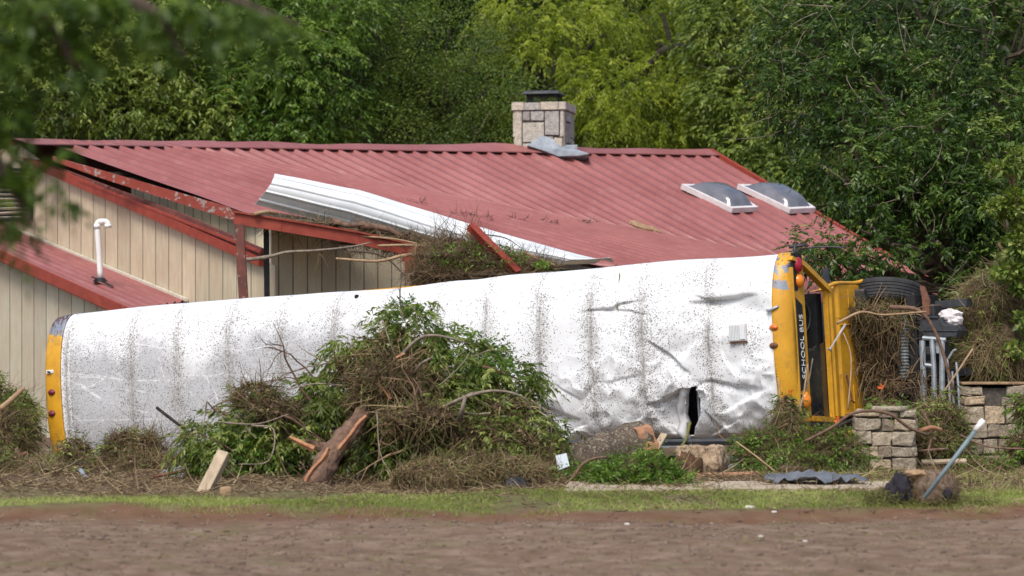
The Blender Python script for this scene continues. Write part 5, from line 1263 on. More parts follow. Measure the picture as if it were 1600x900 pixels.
# ------------------------------------------------------------------ stone pillars
def pillar(lab, px0, px1, py0, py1, Y, rows, cols_, yaw, ruin=0, slab=False):
    x0, x1 = (px0-800)/F*Y, (px1-800)/F*Y; wd = x1-x0; zt = EYE+(HOR-py0)/F*Y; t = thing('stone_pillar', lab, 'pillar', ((x0+x1)/2, Y+wd/2, 0), 'limestone gate pillars')
    M = Matrix.Translation(Vector(((x0+x1)/2, Y+wd/2, 0)))@Matrix.Rotation(R(yaw), 4, 'Z'); h2 = wd/2
    mb = MB(); mb.box((-h2+.035, -h2+.035, -.1), (h2-.035, h2-.035, zt-.04), M); mb.build('mortar_core', MT['mortar'], t)
    mb = MB(); rng = random.Random(px0)
    for k in range(4):
        RM = M@Matrix.Rotation(R(90*k), 4, 'Z'); z = -.05; tot = sum(rows)
        for ri, r_ in enumerate(rows):
            h = (zt+.05)*r_/tot; x = -h2; ws = [rng.uniform(.6, 1.5) for _ in range(cols_ if r_ > .1 else cols_+1)]; s_ = sum(ws)
            off = rng.uniform(-.012, .012)
            for wi, w_ in enumerate(ws):
                ww_ = wd*w_/s_; g_ = .007; pr_ = rng.uniform(.0, .045); j = .018
                if ruin and ri >= len(rows)-2 and k in (0,) and wi == 1 and rng.random() < .7: x += ww_; continue
                top = h-g_+rng.uniform(-.012, .004)
                q = [(x+g_, -h2-pr_, z+g_), (x+ww_-g_, -h2-pr_, z+g_), (x+ww_-g_, -h2+.12, z+g_), (x+g_, -h2+.12, z+g_), (x+g_, -h2-pr_, z+top), (x+ww_-g_, -h2-pr_, z+top), (x+ww_-g_, -h2+.12, z+top), (x+g_, -h2+.12, z+top)]
                mb.hexa([RM@Vector((v[0]+rng.uniform(-j, j)+off, v[1]+rng.uniform(-j, j)*.6, v[2]+rng.uniform(-j, j))) for v in q], rng.random()); x += ww_
            z += h
    o = mb.build('stonework', MT['limestone'], t, bevel=.012)
    o.modifiers['b'].segments = 2
    sb = o.modifiers.new('sub', 'SUBSURF'); sb.subdivision_type = 'SIMPLE'; sb.levels = sb.render_levels = 2
    tx_ = bpy.data.textures.new('rough', 'CLOUDS'); tx_.noise_scale = .07; tx_.noise_depth = 3
    dm = o.modifiers.new('d', 'DISPLACE'); dm.texture = tx_; dm.strength = .035; dm.texture_coords = 'GLOBAL'
    if slab:
        m = MB(); V_ = [(-h2-.02, -h2-.03), (h2*.5, -h2-.05), (h2+.03, -h2+.05), (h2+.02, h2*.3), (0, h2+.02), (-h2-.03, h2*.5)]
        m.slab([M@Vector((a, b, zt+.01)) for a, b in V_], Vector((0, 0, .035))); m.build('cap_slab', MT['stickwood'], t, bevel=.008)
    else:
        m = MB(); V_ = [(-.05, -h2-.05), (h2*.62, -h2-.05), (h2*.8, -h2+.1), (h2*.5, h2*.3), (-.2, h2*.4), (-.18, -h2+.05)]
        m.slab([M@Vector((a, b, zt-.01)) for a, b in V_], Vector((0, 0, .06))); m.build('cap_slab', MT['limestone'], t, bevel=.02)
    return t
pillar('squat limestone block pillar standing nearest the bus engine bay', 1344, 1434, 641, 745, 35.6, [.15, .2, .19, .24, .21, .12], 3, -7)
pillar('broken limestone pillar with flat tan top slab at the right edge', 1500, 1596, 602, 735, 38.2, [.2, .2, .18, .22, .12, .13], 3, 4, 1, True)

# ------------------------------------------------------------------ log, stump, planks, tarp, path
log = thing('log', 'thick bark-covered log with orange broken end lying against the bus roof', 'log', (P(960, 720, 35.4).x, 35.4, 0))
q = crv([P(845, 735, 34.6), P(905, 718, 34.8), P(960, 703, 35.2), P(1008, 692, 35.4)], 6); m = len(q)
mb = MB(); mb.tube(q, [.17+.10*(i/(m-1)) for i in range(m)], 18, jit=.5); mb.build('bark', MT['bark_lichen'], log, smooth=True)
e0, dd = q[-1], (q[-1]-q[-2]).normalized(); fr = dd.orthogonal().normalized(); f2 = dd.cross(fr); vs = []; n = 28
for k in range(n):
    a = 2*math.pi*k/n; vs.append(e0+(fr*math.cos(a)+f2*math.sin(a))*(.25+.02*math.sin(5*a))+dd*(.03+.06*abs(math.sin(k*2.1))*random.random()))
mb = MB(); mb.add(vs+[e0-dd*.05]+[v-dd*.22 for v in vs], [(k, (k+1) % n, n) for k in range(n)]+[(k, n+1+k, n+1+(k+1) % n, (k+1) % n) for k in range(n)]); prop(mb.build('broken_end', MT['sawwood'], log), 'orange splintered end')
stump = thing('stump', 'squared pale cracked wood block with dark rotten end, beside the log', 'stump', (P(1095, 740, 34.9).x, 34.9, 0))
mb = MB(); gN = 14; c0 = P(1096, 745, 34.9); hx, hy, hz2 = .36, .32, .42
def rockbox(c, hx, hy, hz_, n, amp, seed, yaw=0, ex=.25, grooves=0):
    u = np.linspace(-1, 1, n); faces = []; V = []; o = 0; Fs = []
    for ax in range(3):
        for sg in (-1, 1):
            A_, B_ = np.meshgrid(u, u, indexing='ij'); p = np.zeros((n*n, 3)); p[:, ax] = sg; p[:, (ax+1) % 3] = A_.ravel(); p[:, (ax+2) % 3] = B_.ravel(); V.append(p)
            i = np.arange(n-1)[:, None]*n; j = np.arange(n-1)[None]; f = np.stack([i+j, i+n+j, i+n+j+1, i+j+1], -1).reshape(-1, 4)
            if sg < 0: f = f[:, ::-1]
            Fs.append(f+o); o += n*n
    V = np.concatenate(V); r = np.linalg.norm(V, axis=1, keepdims=True); V = V/(r**ex)
    V = V*np.array([hx, hy, hz_])
    nz = fbm(V*5+seed, 4, seed)[:, None]; V = V*(1+amp*nz)
    if grooves: V = V*(1-grooves*np.clip(np.sin(np.arctan2(V[:, 1], V[:, 0])*17+3*V[:, 2]), .6, 1)[:, None]*.12)
    cc_, ss = math.cos(yaw), math.sin(yaw); V = np.stack([V[:, 0]*cc_-V[:, 1]*ss, V[:, 0]*ss+V[:, 1]*cc_, V[:, 2]], -1)+np.array(c)
    return V, np.concatenate(Fs), np.full(len(V), .8)
leaf_obj('wood_block', rockbox((c0.x+.02, c0.y+.3, .19), .33, .3, .24, 34, .16, 3, -.35, .12, 2), MT['stump'], stump)
leaf_obj('rotten_end', blob((c0.x-.16, c0.y+.06, .14), (.17, .1, .17), .35, 4, 20, 8), MT['mudroot'], stump)
# planks and slats under the bus edge
for k, (a, b, lab, mt_) in enumerate((((1030, 702, 35.6), (1015, 735, 35.0), 'short pale broken board leaning on the log end', 'driftwood'), ((1038, 678, 35.7), (1022, 706, 35.5), 'short pale split board end resting above the leaning board', 'driftwood'),
        ((1130, 716, 36.2), (1235, 722, 35.9), 'upper grey slat lying under the bus edge', 'galv'), ((1135, 728, 36), (1225, 733, 35.8), 'middle grey slat lying under the bus edge', 'galv'), ((1140, 738, 35.8), (1260, 742, 35.4), 'weathered plank lying beside the wood block', 'driftwood'),
        ((1065, 762, 34.2), (1185, 740, 34.6), 'orange strip of torn wood lying flat in front of the wood block', 'sawwood'), ((880, 693, 36.3), (1150, 690, 36.0), 'long dark board jammed under the bus roof edge', 'chassis'), ((1440, 722, 36), (1510, 720, 36), 'tan board lying in grass between the stone pillars', 'driftwood'))):
    mb = MB(); a = P(*a); b = P(*b); a.z = max(a.z, .05); b.z = max(b.z, .05); mb.bar(a, b, .09, .03 if k != 6 else .06, Vector((0, -.4, 1))); prop(mb.build('board', MT[mt_], None, bevel=.004), lab, 'board', 'boards strewn along the bus')
# concrete strip / old path
mb = MB(); n = 60
for k in range(n):
    pass
pth = MB(); pth.hexa([(P(880, 775, 31.2).x, 31.0, -.08), (P(1400, 770, 31).x, 31.6, -.08), (P(1400, 752, 33).x, 33.0, -.08), (P(890, 752, 33).x, 33.0, -.08), (P(880, 775, 31.2).x, 31.0, .05), (P(1400, 770, 31).x, 31.6, .05), (P(1400, 752, 33).x, 33.0, .05), (P(890, 752, 33).x, 33.0, .05)])
prop(pth.build('path', MT['concrete'], None, bevel=.01), kind='structure')
# tarp
u_, v_ = np.meshgrid(np.linspace(0, 1, 46), np.linspace(0, 1, 16), indexing='ij'); tx0, tx1 = P(1200, 760, 32.6).x, P(1345, 760, 32.6).x
Xt = tx0+(tx1-tx0)*u_+.04*np.sin(v_*7); Yt = 32.1+.8*v_+.1*np.sin(u_*9); Zt = .07+.10*np.abs(fbm(np.stack([u_.ravel()*7, v_.ravel()*3, 0*u_.ravel()], -1), 4, 6)).reshape(u_.shape)*np.sin(np.pi*np.clip(u_, .02, .98))**.4+.05*v_
i = np.arange(45)[:, None]*16; j = np.arange(15)[None]
o = link('tarp', npmesh('tarp', np.stack([Xt, Yt, Zt], -1).reshape(-1, 3), np.stack([i+j, i+16+j, i+16+j+1, i+j+1], -1).reshape(-1, 4), None, True), MT['tarp']); prop(o, 'crumpled grey-blue tarpaulin lying flat on the concrete strip', 'tarpaulin'); o.modifiers.new('s', 'SOLIDIFY').thickness = .01

# ------------------------------------------------------------------ uprooted tree and its heap
ut = thing('uprooted_tree', 'uprooted broken tree with split orange wood and green leaves in front of the bus roof', 'tree', (P(480, 790, 33.6).x, 33.6, 0))
mb = MB(); q = crv([P(472, 808, 32.6), P(496, 752, 32.8), P(524, 700, 33.1), P(556, 662, 33.5), P(588, 615, 34.2)], 6); m = len(q)
mb.tube(q, [.165-.09*(i/(m-1))**1.1+.012*math.sin(i*2.3) for i in range(m)], 26, jit=.28)
q2 = crv([P(512, 700, 33.8), P(470, 690, 33.9), P(425, 672, 34.1), P(372, 655, 34.4), P(335, 640, 34.5)], 5); mb.tube(q2, [.07-.05*i/(len(q2)-1) for i in range(len(q2))], 9, jit=.3)
o = mb.build('trunk', MT['bark_red'], ut, smooth=True); sb = o.modifiers.new('s', 'SUBSURF'); sb.subdivision_type = 'SIMPLE'; sb.levels = sb.render_levels = 2; tx_ = bpy.data.textures.new('barktex', 'CLOUDS'); tx_.noise_scale = .06; dm = o.modifiers.new('d', 'DISPLACE'); dm.texture = tx_; dm.mid_level = .5; dm.strength = .035; dm.texture_coords = 'GLOBAL'
mb = MB()
def strip(pts, w0, w1, off=.02):
    q = crv([P(*p) for p in pts], 5); mm = len(q); vs = []
    for i, p in enumerate(q):
        dd = (q[min(i+1, mm-1)]-q[max(i-1, 0)]).normalized(); sx = dd.cross(Vector((0, -1, 0))).normalized(); w_ = (w0+(w1-w0)*i/(mm-1))*(.8+.4*random.random())
        vs += [p-sx*w_, p+Vector((0, -off*1.8, 0)), p+sx*w_, p+Vector((0, off, 0))]
    mb.add(vs, [(4*i+k, 4*i+(k+1) % 4, 4*i+4+(k+1) % 4, 4*i+4+k) for i in range(mm-1) for k in range(4)]+[(0, 1, 2, 3), tuple(4*mm-4+k for k in (3, 2, 1, 0))])
for st_args in (([(530, 702, 32.78), (548, 680, 32.85), (560, 663, 33.0), (573, 650, 33.1)], .03, .028, .04), ([(478, 752, 32.45), (488, 735, 32.5), (506, 715, 32.55), (514, 700, 32.62)], .032, .03, .03),
    ([(490, 702, 33.0), (470, 692, 33.05), (452, 683, 33.15)], .04, .02, .02), ([(590, 598, 33.6), (600, 610, 33.55), (610, 624, 33.5)], .015, .02, .02), ([(618, 560, 33.6), (633, 553, 33.6)], .02, .02, .02)):
    mb = MB(); strip(*st_args); prop(mb.build('split_wood', MT['rawwood'], ut), 'bright orange split wood')
UB = [([(620, 560, 34.4), (650, 530, 34.2), (680, 524, 34.1), (710, 528, 34.2), (735, 540, 34.3)], .035, .012), ([(640, 588, 34.3), (660, 566, 34.1), (678, 556, 34)], .03, .02),
  ([(670, 652, 34), (720, 625, 33.7), (775, 612, 33.5), (820, 625, 33.6), (832, 655, 33.7)], .04, .010), ([(650, 652, 34), (690, 640, 33.9), (740, 612, 33.8)], .03, .012), ([(720, 660, 33.6), (728, 620, 33.5)], .05, .03),
  ([(320, 628, 34), (340, 645, 34.1), (352, 655, 34.2)], .012, .02), ([(322, 628, 34), (318, 650, 34), (318, 665, 34)], .012, .006), ([(340, 662, 34), (400, 660, 33.9), (450, 648, 33.8)], .015, .01), ([(450, 610, 34.4), (490, 602, 34.4), (540, 600, 34.5)], .014, .012),
  ([(555, 590, 34.3), (600, 612, 34.1), (660, 645, 34)], .02, .012), ([(560, 620, 34.1), (620, 640, 34), (690, 690, 33.8)], .02, .012), ([(600, 480, 34.6), (640, 478, 34.6), (650, 500, 34.5), (645, 530, 34.5)], .008, .006), ([(600, 500, 34.6), (610, 540, 34.5), (620, 565, 34.5)], .015, .01),
  ([(830, 625, 33.6), (858, 650, 33.6), (860, 680, 33.6)], .012, .006), ([(395, 665, 33.8), (430, 672, 33.8), (420, 720, 33.7), (372, 728, 33.7)], .02, .01), ([(660, 800, 33), (690, 740, 33), (760, 726, 33), (800, 722, 33)], .02, .015), ([(670, 770, 32.8), (690, 740, 32.8), (700, 720, 32.9)], .02, .01),
  ([(735, 560, 34), (770, 545, 34), (800, 548, 34)], .010, .005), ([(590, 640, 33.8), (600, 720, 33.5), (640, 770, 33.3)], .012, .010), ([(690, 600, 34), (720, 570, 34), (735, 545, 34)], .012, .006)]
for u_ in UB: sticks(MB(), [([(a_+random.uniform(-3, 3), b_+random.uniform(-3, 3), c_-.40+random.uniform(-.05, .05)) for a_, b_, c_ in u_[0]], u_[1]*.72, u_[2]*.6)]).build('branch', MT['bark_grey'], ut, smooth=True)
gr = [E(640, 520, 34.6, 45, 36, .4, .8), E(720, 560, 34.6, 60, 36, .5, 1), E(790, 610, 34.5, 45, 50, .5, 1), E(770, 660, 34.4, 62, 40, .6, 1), E(830, 690, 34.2, 40, 40, .5, .8), E(700, 600, 34.7, 70, 55, .5, 1.0),
      E(560, 560, 34.8, 32, 26, .35, .5), E(505, 640, 34.6, 30, 50, .4, .8), E(400, 650, 34.4, 34, 40, .4, .7), E(440, 700, 34.2, 60, 50, .5, 1.2), E(370, 720, 34.1, 50, 50, .45, 1.1), E(330, 690, 34.3, 34, 30, .35, .6), E(575, 730, 34.3, 50, 50, .35, .9), E(650, 690, 33.9, 60, 60, .4, 1.2), E(690, 640, 34.0, 60, 40, .4, 1), E(760, 700, 33.7, 70, 40, .4, 1.3), E(520, 610, 34.8, 30, 30, .3, .5)]
leaf_obj('foliage', foliage([(e[0], e[1], e[2]) for e in gr], dict(sub=35, per=9, sig=.10, pairs=4, rl=.16, L=.09, W=.028, hang=.35, droop=.7, clip=.04)), MT['leaf_pile'], ut)
br = [E(600, 600, 33.75, 55, 34, .22, 1.3), E(655, 655, 33.4, 60, 24, .2, 1.0), E(745, 735, 33.0, 100, 22, .25, 1.6), E(790, 640, 34.0, 40, 16, .2, .5), E(430, 640, 33.9, 40, 18, .2, .5), E(630, 590, 34.2, 62, 26, .35, 1.8), E(600, 640, 34.1, 50, 40, .3, 1.4), E(700, 680, 33.8, 90, 26, .4, 1.8), E(400, 620, 34.2, 34, 20, .25, .8), E(560, 570, 34.5, 34, 20, .25, .6), E(780, 685, 33.7, 70, 24, .4, 1.2), E(620, 545, 34.4, 40, 20, .3, .6), E(560, 765, 33.7, 50, 22, .2, .7)]
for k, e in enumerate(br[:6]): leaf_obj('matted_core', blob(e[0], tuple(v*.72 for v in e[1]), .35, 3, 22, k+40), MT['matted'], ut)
leaf_obj('fresh_foliage', foliage([(e[0], tuple(v*1.04 for v in e[1]), e[2]) for e in gr[:4]+gr[8:11]], dict(sub=26, per=8, sig=.07, pairs=3, rl=.12, L=.075, W=.024, hang=.0, droop=.3, clip=.04)), MT['leaf_fresh'], ut)
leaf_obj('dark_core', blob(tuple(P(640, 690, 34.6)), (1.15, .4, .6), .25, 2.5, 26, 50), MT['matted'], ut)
leaf_obj('straw', straw(br, 4200, .22, .0062, .45, .75, zmin=.03), MT['straw'], ut)
leaf_obj('twigs', straw(br, 360, .45, .011, .2, .4, zmin=.03), MT['straw'], ut)
leaf_obj('green_straw', straw(br, 3000, .24, .0048, .45, .75, zmin=.03), MT['straw_green'], ut)
def crooked(mb, p, d, L, r, depth=2):
    q = [Vector(p)]; d = Vector(d).normalized(); n = 7
    for k in range(n):
        d = (d+Vector(RNG.normal(0, .22, 3))+Vector((0, 0, -.04))).normalized(); q.append(q[-1]+d*L/n)
    if q[-1].z < .03: q = [Vector((v.x, v.y, max(v.z, .04))) for v in q]
    mb.tube(q, [r*(1-.8*k/n) for k in range(n+1)], 6, jit=.3)
    if depth:
        for k in (2, 4, 5): crooked(mb, q[k], (q[k+1]-q[k]).normalized()+Vector(RNG.normal(0, .8, 3)), L*.45, r*.45, depth-1)
for k in range(20):
    e = (gr+br)[RNG.integers(0, len(gr)+len(br)-2)]; a = RNG.uniform(0, 2*math.pi); p = np.array(e[0])+np.array([.7*math.cos(a)*e[1][0], -.9*e[1][1], .6*math.sin(a)*e[1][2]])
    mb = MB(); crooked(mb, p, (math.cos(a), -.15, math.sin(a)*.7+.25), RNG.uniform(.5, 1.1), RNG.uniform(.010, .022)); mb.build('branch', MT[('bark_grey', 'bark_red', 'stickwood')[k % 3]], ut)
def flakes(name, els, n, parent, L=.07, W=.035, m='straw', lo=.8):
    tot = sum(e[2] for e in els); out = []
    for c, r, w_ in els:
        k = max(3, int(n*w_/tot)); p, d_ = in_ell(c, r, k, lo); p = p[p[:, 2] > .02]; out.append(leaves(p, d_[:len(p)]*.3+RNG.normal(0, .6, (len(p), 3)), L, W, RNG.uniform(.05, .7, len(p))))
    leaf_obj(name, merge(out), MT[m], parent)
flakes('dead_leaves', br, 3800, ut); flakes('dead_leaves', gr, 1400, ut, m='straw_green')
# matted mound
mm = thing('matted_mound', 'low rounded mound of matted grass with a dark lump coloured as a shaded pit at its right end', 'debris', (P(730, 790, 32.6).x, 32.6, 0))
e = E(720, 762, 32.7, 108, 36, .55, 1); V_, F_, a_ = blob(e[0], e[1], .16, 3, 34, 61); leaf_obj('matted_core', (V_, F_, a_), MT['matted'], mm)
es = [e, E(690, 745, 32.5, 80, 26, .5, .5), E(770, 735, 32.7, 70, 20, .5, .5)]
leaf_obj('straw', straw(es, 4200, .17, .0055, .4, .8, bias=(.6, 0, -.1), lo=.9, zmin=.02), MT['straw'], mm); leaf_obj('green_straw', straw(es, 2200, .15, .005, .4, .8, bias=(.6, 0, 0), lo=.9, zmin=.02), MT['straw_green'], mm)
flakes('dead_leaves', es, 2600, mm, .06, .03); leaf_obj('shade_lump', blob(tuple(P(806, 765, 32.15)), (.14, .1, .13), .3, 3, 16, 3), MT['dark'], mm)  # solid dark lump stands in for the shade inside a pit
hp_ = thing('heap', 'tangled straw and leaf heap between the mound and the bright green weeds', 'debris', (P(880, 780, 33).x, 33, 0))
es = [E(845, 750, 33.4, 36, 30, .4, 1.2), E(885, 778, 33, 60, 14, .3, 1.2), E(850, 715, 33.8, 24, 26, .3, .8)]
for k, e in enumerate(es): leaf_obj('matted_core', blob(e[0], tuple(v*.8 for v in e[1]), .3, 3, 18, k+70), MT['matted'], hp_)
leaf_obj('straw', straw(es, 2600, .2, .0045, .5, .8, zmin=.02), MT['straw'], hp_); leaf_obj('green_straw', straw(es, 1500, .2, .0045, .5, .8, zmin=.02), MT['straw_green'], hp_)
leaf_obj('leaves', foliage([(e[0], e[1], 1) for e in es], dict(sub=26, per=9, sig=.07, pairs=2, rl=.07, L=.055, W=.022, hang=.1, clip=.03)), MT['leaf_pile'], hp_)
mb = sticks(MB(), [([(892, 750, 32.9), (915, 722, 32.9), (950, 714, 33), (1000, 718, 33.2)], .022, .014)]); prop(mb.build('branch', MT['bark_red'], None, smooth=True), 'arched bare branch in front of the thick log', 'branch')
wd_ = thing('weed_clump', 'bright green bushy weed clump in front of the log and wood block', 'weeds', (P(1000, 780, 32.4).x, 32.4, 0))
es = [E(1005, 745, 32.6, 55, 34, .45, 1.5), E(960, 762, 32.5, 40, 24, .4, 1), E(1040, 765, 32.4, 38, 20, .35, 1), E(925, 748, 33.2, 24, 10, .2, .4)]
leaf_obj('leaves', foliage([(e[0], e[1], e[2]) for e in es], dict(sub=70, per=9, sig=.055, pairs=3, rl=.1, L=.06, W=.022, hang=-.1, droop=.2, clip=.03)), MT['leaf_fresh'], wd_)
leaf_obj('stems', straw(es, 500, .25, .004, -.3, .5, zmin=.02), MT['straw_green'], wd_)
leaf_obj('soil_core', blob(es[0][0], (.3, .25, .2), .3, 3, 16, 91), MT['matted'], wd_)

# left side heaps
def heap(name, lab, els, nstraw, ngreen, nleaf, mat='leaf_pile', Ls=.2, seed=0, bias=(0, 0, 0)):
    t = thing(name, lab, 'debris', (els[0][0][0], els[0][0][1], 0))
    for k, e in enumerate(els): leaf_obj('matted_core', blob(e[0], tuple(v*.78 for v in e[1]), .35, 3, 20, k+100+seed), MT['matted'], t)
    leaf_obj('straw', straw(els, nstraw, Ls, .0045, .4, .8, bias, zmin=.0), MT['straw'], t)
    if ngreen: leaf_obj('green_straw', straw(els, ngreen, Ls, .0045, .4, .8, bias, zmin=.0), MT['straw_green'], t)
    if nleaf: leaf_obj('leaves', foliage([(e[0], tuple(v*1.05 for v in e[1]), e[2]) for e in els], dict(sub=nleaf, per=9, sig=.08, pairs=2, rl=.08, L=.065, W=.022, hang=.2, clip=.03)), MT[mat], t)
    flakes('dead_leaves', els, int((nstraw+ngreen)*.35), t); return t
heap('brush_heap', 'green vine and brush pile against the cream wall left of the yellow tail cap', [E(5, 675, 42.6, 45, 45, .5, 1.5), E(28, 655, 43.4, 24, 40, .4, 1), E(-30, 640, 43, 45, 60, .5, 1)], 1800, 1500, 60, seed=1, bias=(0, 0, -.5), Ls=.35)
heap('brush_heap', 'low brown straw heap at the bottom left corner under the green brush', [E(40, 750, 36, 80, 30, .6, 2), E(110, 765, 35, 70, 20, .5, 1.5), E(-30, 740, 36, 70, 40, .6, 1.5)], 4200, 1500, 12, seed=7)
heap('straw_heap', 'small straw tuft leaning on the bus roof beside the yellow tail cap', [E(118, 718, 38.2, 26, 30, .25, 1), E(130, 742, 38, 40, 24, .25, .9), E(85, 740, 38.6, 36, 26, .3, 1)], 1700, 800, 12, seed=13)
heap('straw_heap', 'woven straw heap in front of the bus roof left of the wooden stake', [E(200, 716, 37.4, 42, 38, .35, 1.4), E(235, 742, 37, 56, 34, .4, 1.4), E(165, 755, 36.8, 54, 30, .4, 1), E(232, 708, 37.2, 16, 34, .2, .3)], 4400, 1900, 14, seed=19, bias=(.3, 0, .4))
heap('litter_heap', 'flat brown litter heap behind the leaning wooden stake', [E(320, 780, 34.2, 90, 14, .6, 1.5), E(230, 785, 34, 90, 10, .6, 1.2), E(410, 770, 34, 60, 16, .5, 1)], 2600, 900, 10, seed=27, Ls=.14)
p = np.array([tuple(P(x, y, 37.2)) for x, y in zip(RNG.uniform(225, 320, 60), RNG.uniform(690, 740, 60))])
prop(leaf_obj('twig_tangle', strands(p, np.stack([RNG.normal(.2, 1, 60), RNG.normal(0, .3, 60), RNG.uniform(.1, 1, 60)], -1), RNG.uniform(.4, 1.0, 60), .005, RNG.uniform(.1, .5, 60), .1, .6, 6), MT['straw'], None), 'fine bare twig tangle standing above the wire mesh', 'twigs')
heap('weed_heap', 'green weeds and straw under the fallen front corner of the bus', [E(1190, 708, 35.6, 34, 30, .3, 1.1), E(1288, 705, 35.6, 40, 32, .3, 1.2), E(1240, 728, 35.2, 55, 18, .3, 1.0), E(1320, 715, 35.4, 24, 32, .3, .7)], 1100, 1300, 48, 'leaf_fresh', Ls=.25, seed=33, bias=(0, 0, .5))
heap('straw_sheaf', 'upright sheaf of dry straw hanging on the lower front corner of the bus', [E(1228, 640, 35.9, 13, 20, .15, 1), E(1233, 690, 35.7, 10, 50, .15, 1.2)], 1100, 500, 6, seed=39, Ls=.3, bias=(0, 0, -1.2))
heap('root_clod', 'dark muddy root clod behind the tarpaulin', [E(1240, 740, 34.2, 26, 14, .2, 1)], 240, 60, 0, seed=45, Ls=.1)
heap('brush_heap', 'reddish twig and weed tangle between the two limestone pillars', [E(1462, 660, 37, 34, 34, .35, 1.2), E(1455, 700, 36.6, 36, 34, .3, 1.2), E(1480, 690, 37, 30, 40, .3, 1)], 1500, 1200, 22, seed=51, Ls=.25)
heap('weed_heap', 'leafy weeds wrapping the foot of the broken right-hand pillar', [E(1600, 640, 37.2, 14, 20, .2, .4), E(1598, 700, 37, 22, 20, .2, .6), E(1530, 730, 36.6, 40, 8, .25, .8)], 400, 600, 34, 'leaf_fresh', seed=57, Ls=.2)
heap('weed_tuft', 'small green weed tuft growing on top of the squat pillar', [E(1380, 636, 35.9, 26, 8, .15, .5)], 100, 100, 30, 'leaf_fresh', seed=63, Ls=.12)
# individual sticks and vines
SB = [([(1258, 690, 35.2), (1300, 668, 35.1), (1335, 645, 35.1), (1385, 645, 35.2), (1420, 668, 35.3), (1450, 680, 35.4)], .022, .018, 'bark_red', 'reddish vine draped across the squat stone pillar'),
 ([(1440, 640, 36), (1455, 675, 35.9), (1448, 715, 35.8)], .02, .015, 'bark_red', 'reddish stick right of the squat pillar'), ([(1435, 705, 35.8), (1470, 702, 35.7), (1482, 703, 35.8)], .018, .015, 'bark_red', 'low reddish stick between the stone pillars'),
 ([(1436, 674, 35.8), (1455, 668, 35.8), (1470, 672, 35.9)], .035, .03, 'sawwood', 'orange broken root right of the squat pillar'), ([(1500, 680, 36.2), (1545, 698, 36), (1610, 702, 36)], .014, .012, 'bark_red', 'thin reddish branch crossing the broken right pillar'),
 ([(1150, 690, 35), (1180, 712, 34.8), (1222, 745, 34.5)], .012, .010, 'stickwood', 'thin pale stick leaning over the green weeds by the wood block'),
 ([(1262, 570, 36), (1255, 620, 35.9), (1244, 655, 35.8), (1238, 700, 35.6)], .012, .012, 'stickwood', 'thin upright stick in front of the windshield'), ([(1270, 560, 36), (1262, 600, 36), (1244, 645, 35.8)], .010, .008, 'bark_grey', 'thin grey stick in front of the windshield'),
 ([(1215, 590, 35.9), (1222, 640, 35.8), (1230, 700, 35.6)], .010, .012, 'stickwood', 'brown twig hanging down beside the yellow front cap'),
 ([(1128, 655, 35.9), (1122, 675, 35.8), (1135, 690, 35.6)], .006, .006, 'straw', 'small dried seed head in front of the white roof'),
 ([(1078, 660, 36.2), (1070, 690, 36), (1052, 708, 35.8)], .022, .014, 'straw_green', 'mossy stick poking out under the torn hole'),
 ([(245, 637, 37.4), (272, 658, 37.2), (290, 672, 37.1)], .022, .02, 'bark_dark', 'dark straight stick leaning on the muddy white roof'),
 ([(0, 640, 41), (25, 618, 41), (38, 606, 41)], .045, .03, 'stickwood', 'broken brown branch stub above the left brush pile'), ([(0, 722, 37.5), (20, 716, 37.5), (42, 708, 37.5)], .03, .03, 'rust', 'rusty pipe end lying in the left brush pile'),
 ([(25, 700, 37.4), (30, 715, 37.4), (36, 735, 37.4)], .03, .02, 'bark_red', 'short dark branch standing beside the rusty pipe'),
 ([(105, 724, 37), (140, 724, 37), (150, 728, 36.9)], .025, .02, 'bark_dark', 'dark stick in the straw near the tail cap'), ([(130, 712, 37), (165, 718, 37), (180, 714, 37)], .006, .004, 'bark_red', 'fine red twig between the two straw heaps'),
 ([(240, 745, 34.8), (275, 738, 34.7), (310, 730, 34.7), (311, 718, 34.7)], .022, .022, 'rust', 'rusty bent rod above the wire mesh'),
 ([(0, 768, 33), (10, 765, 33), (22, 762, 33)], .03, .025, 'tarp', 'dark blue-grey strap end at the left edge'), ([(45, 774, 32.6), (65, 786, 32.4), (100, 790, 32.4), (125, 790, 32.4)], .028, .02, 'greyrod', 'curved grey plastic strip lying on the left straw heap'),
 ([(126, 734, 34.5), (140, 755, 34.2), (158, 780, 34)], .028, .03, 'galv', 'shiny metal tube leaning in the left straw heap'),
 ([(670, 788, 31), (674, 800, 31)], .03, .02, 'stickwood', 'tiny pale stick in the grass below the mound')]
for k, (pts, r0, r1, m_, lab) in enumerate(SB):
    prop(sticks(MB(), [(pts, r0, r1)]).build('tube' if m_ in ('galv', 'greyrod') else 'branch', MT[m_], None, smooth=True), lab, 'tube' if m_ in ('galv', 'greyrod') else 'branch')
# wooden stake
mb = MB(); a, b = P(300, 800, 31.3), P(350, 709, 31.8); mb.bar(a-Vector((0, 0, .05)), b, .135, .135, Vector((.3, 1, .2))); st_ = mb.build('wooden_stake', MT['driftwood'], None, bevel=.012); prop(st_, 'pale square wooden stake leaning to the right in the front grass', 'stake')
mb = MB(); mb.bar(P(272, 797, 31), P(318, 800, 30.9), .08, .03); prop(mb.build('board', MT['driftwood'], None), 'thin pale board lying at the foot of the stake', 'board')
V_ = rockbox((P(353, 792, 31).x, 31, .03), .08, .06, .06, 10, .2, 4, 0, .6); prop(leaf_obj('stone', V_, MT['stickwood'], None), 'small tan stone right of the wooden stake', 'stone')
mb = MB(); mb.slab([P(-20, 812, 28.5), P(48, 812, 28.5), P(44, 806, 29.2), P(-20, 806, 29.2)], Vector((0, 0, .02))); prop(mb.build('white_panel', MT['white_metal'], None), 'white flat panel scrap in the grass at the left edge', 'panel')
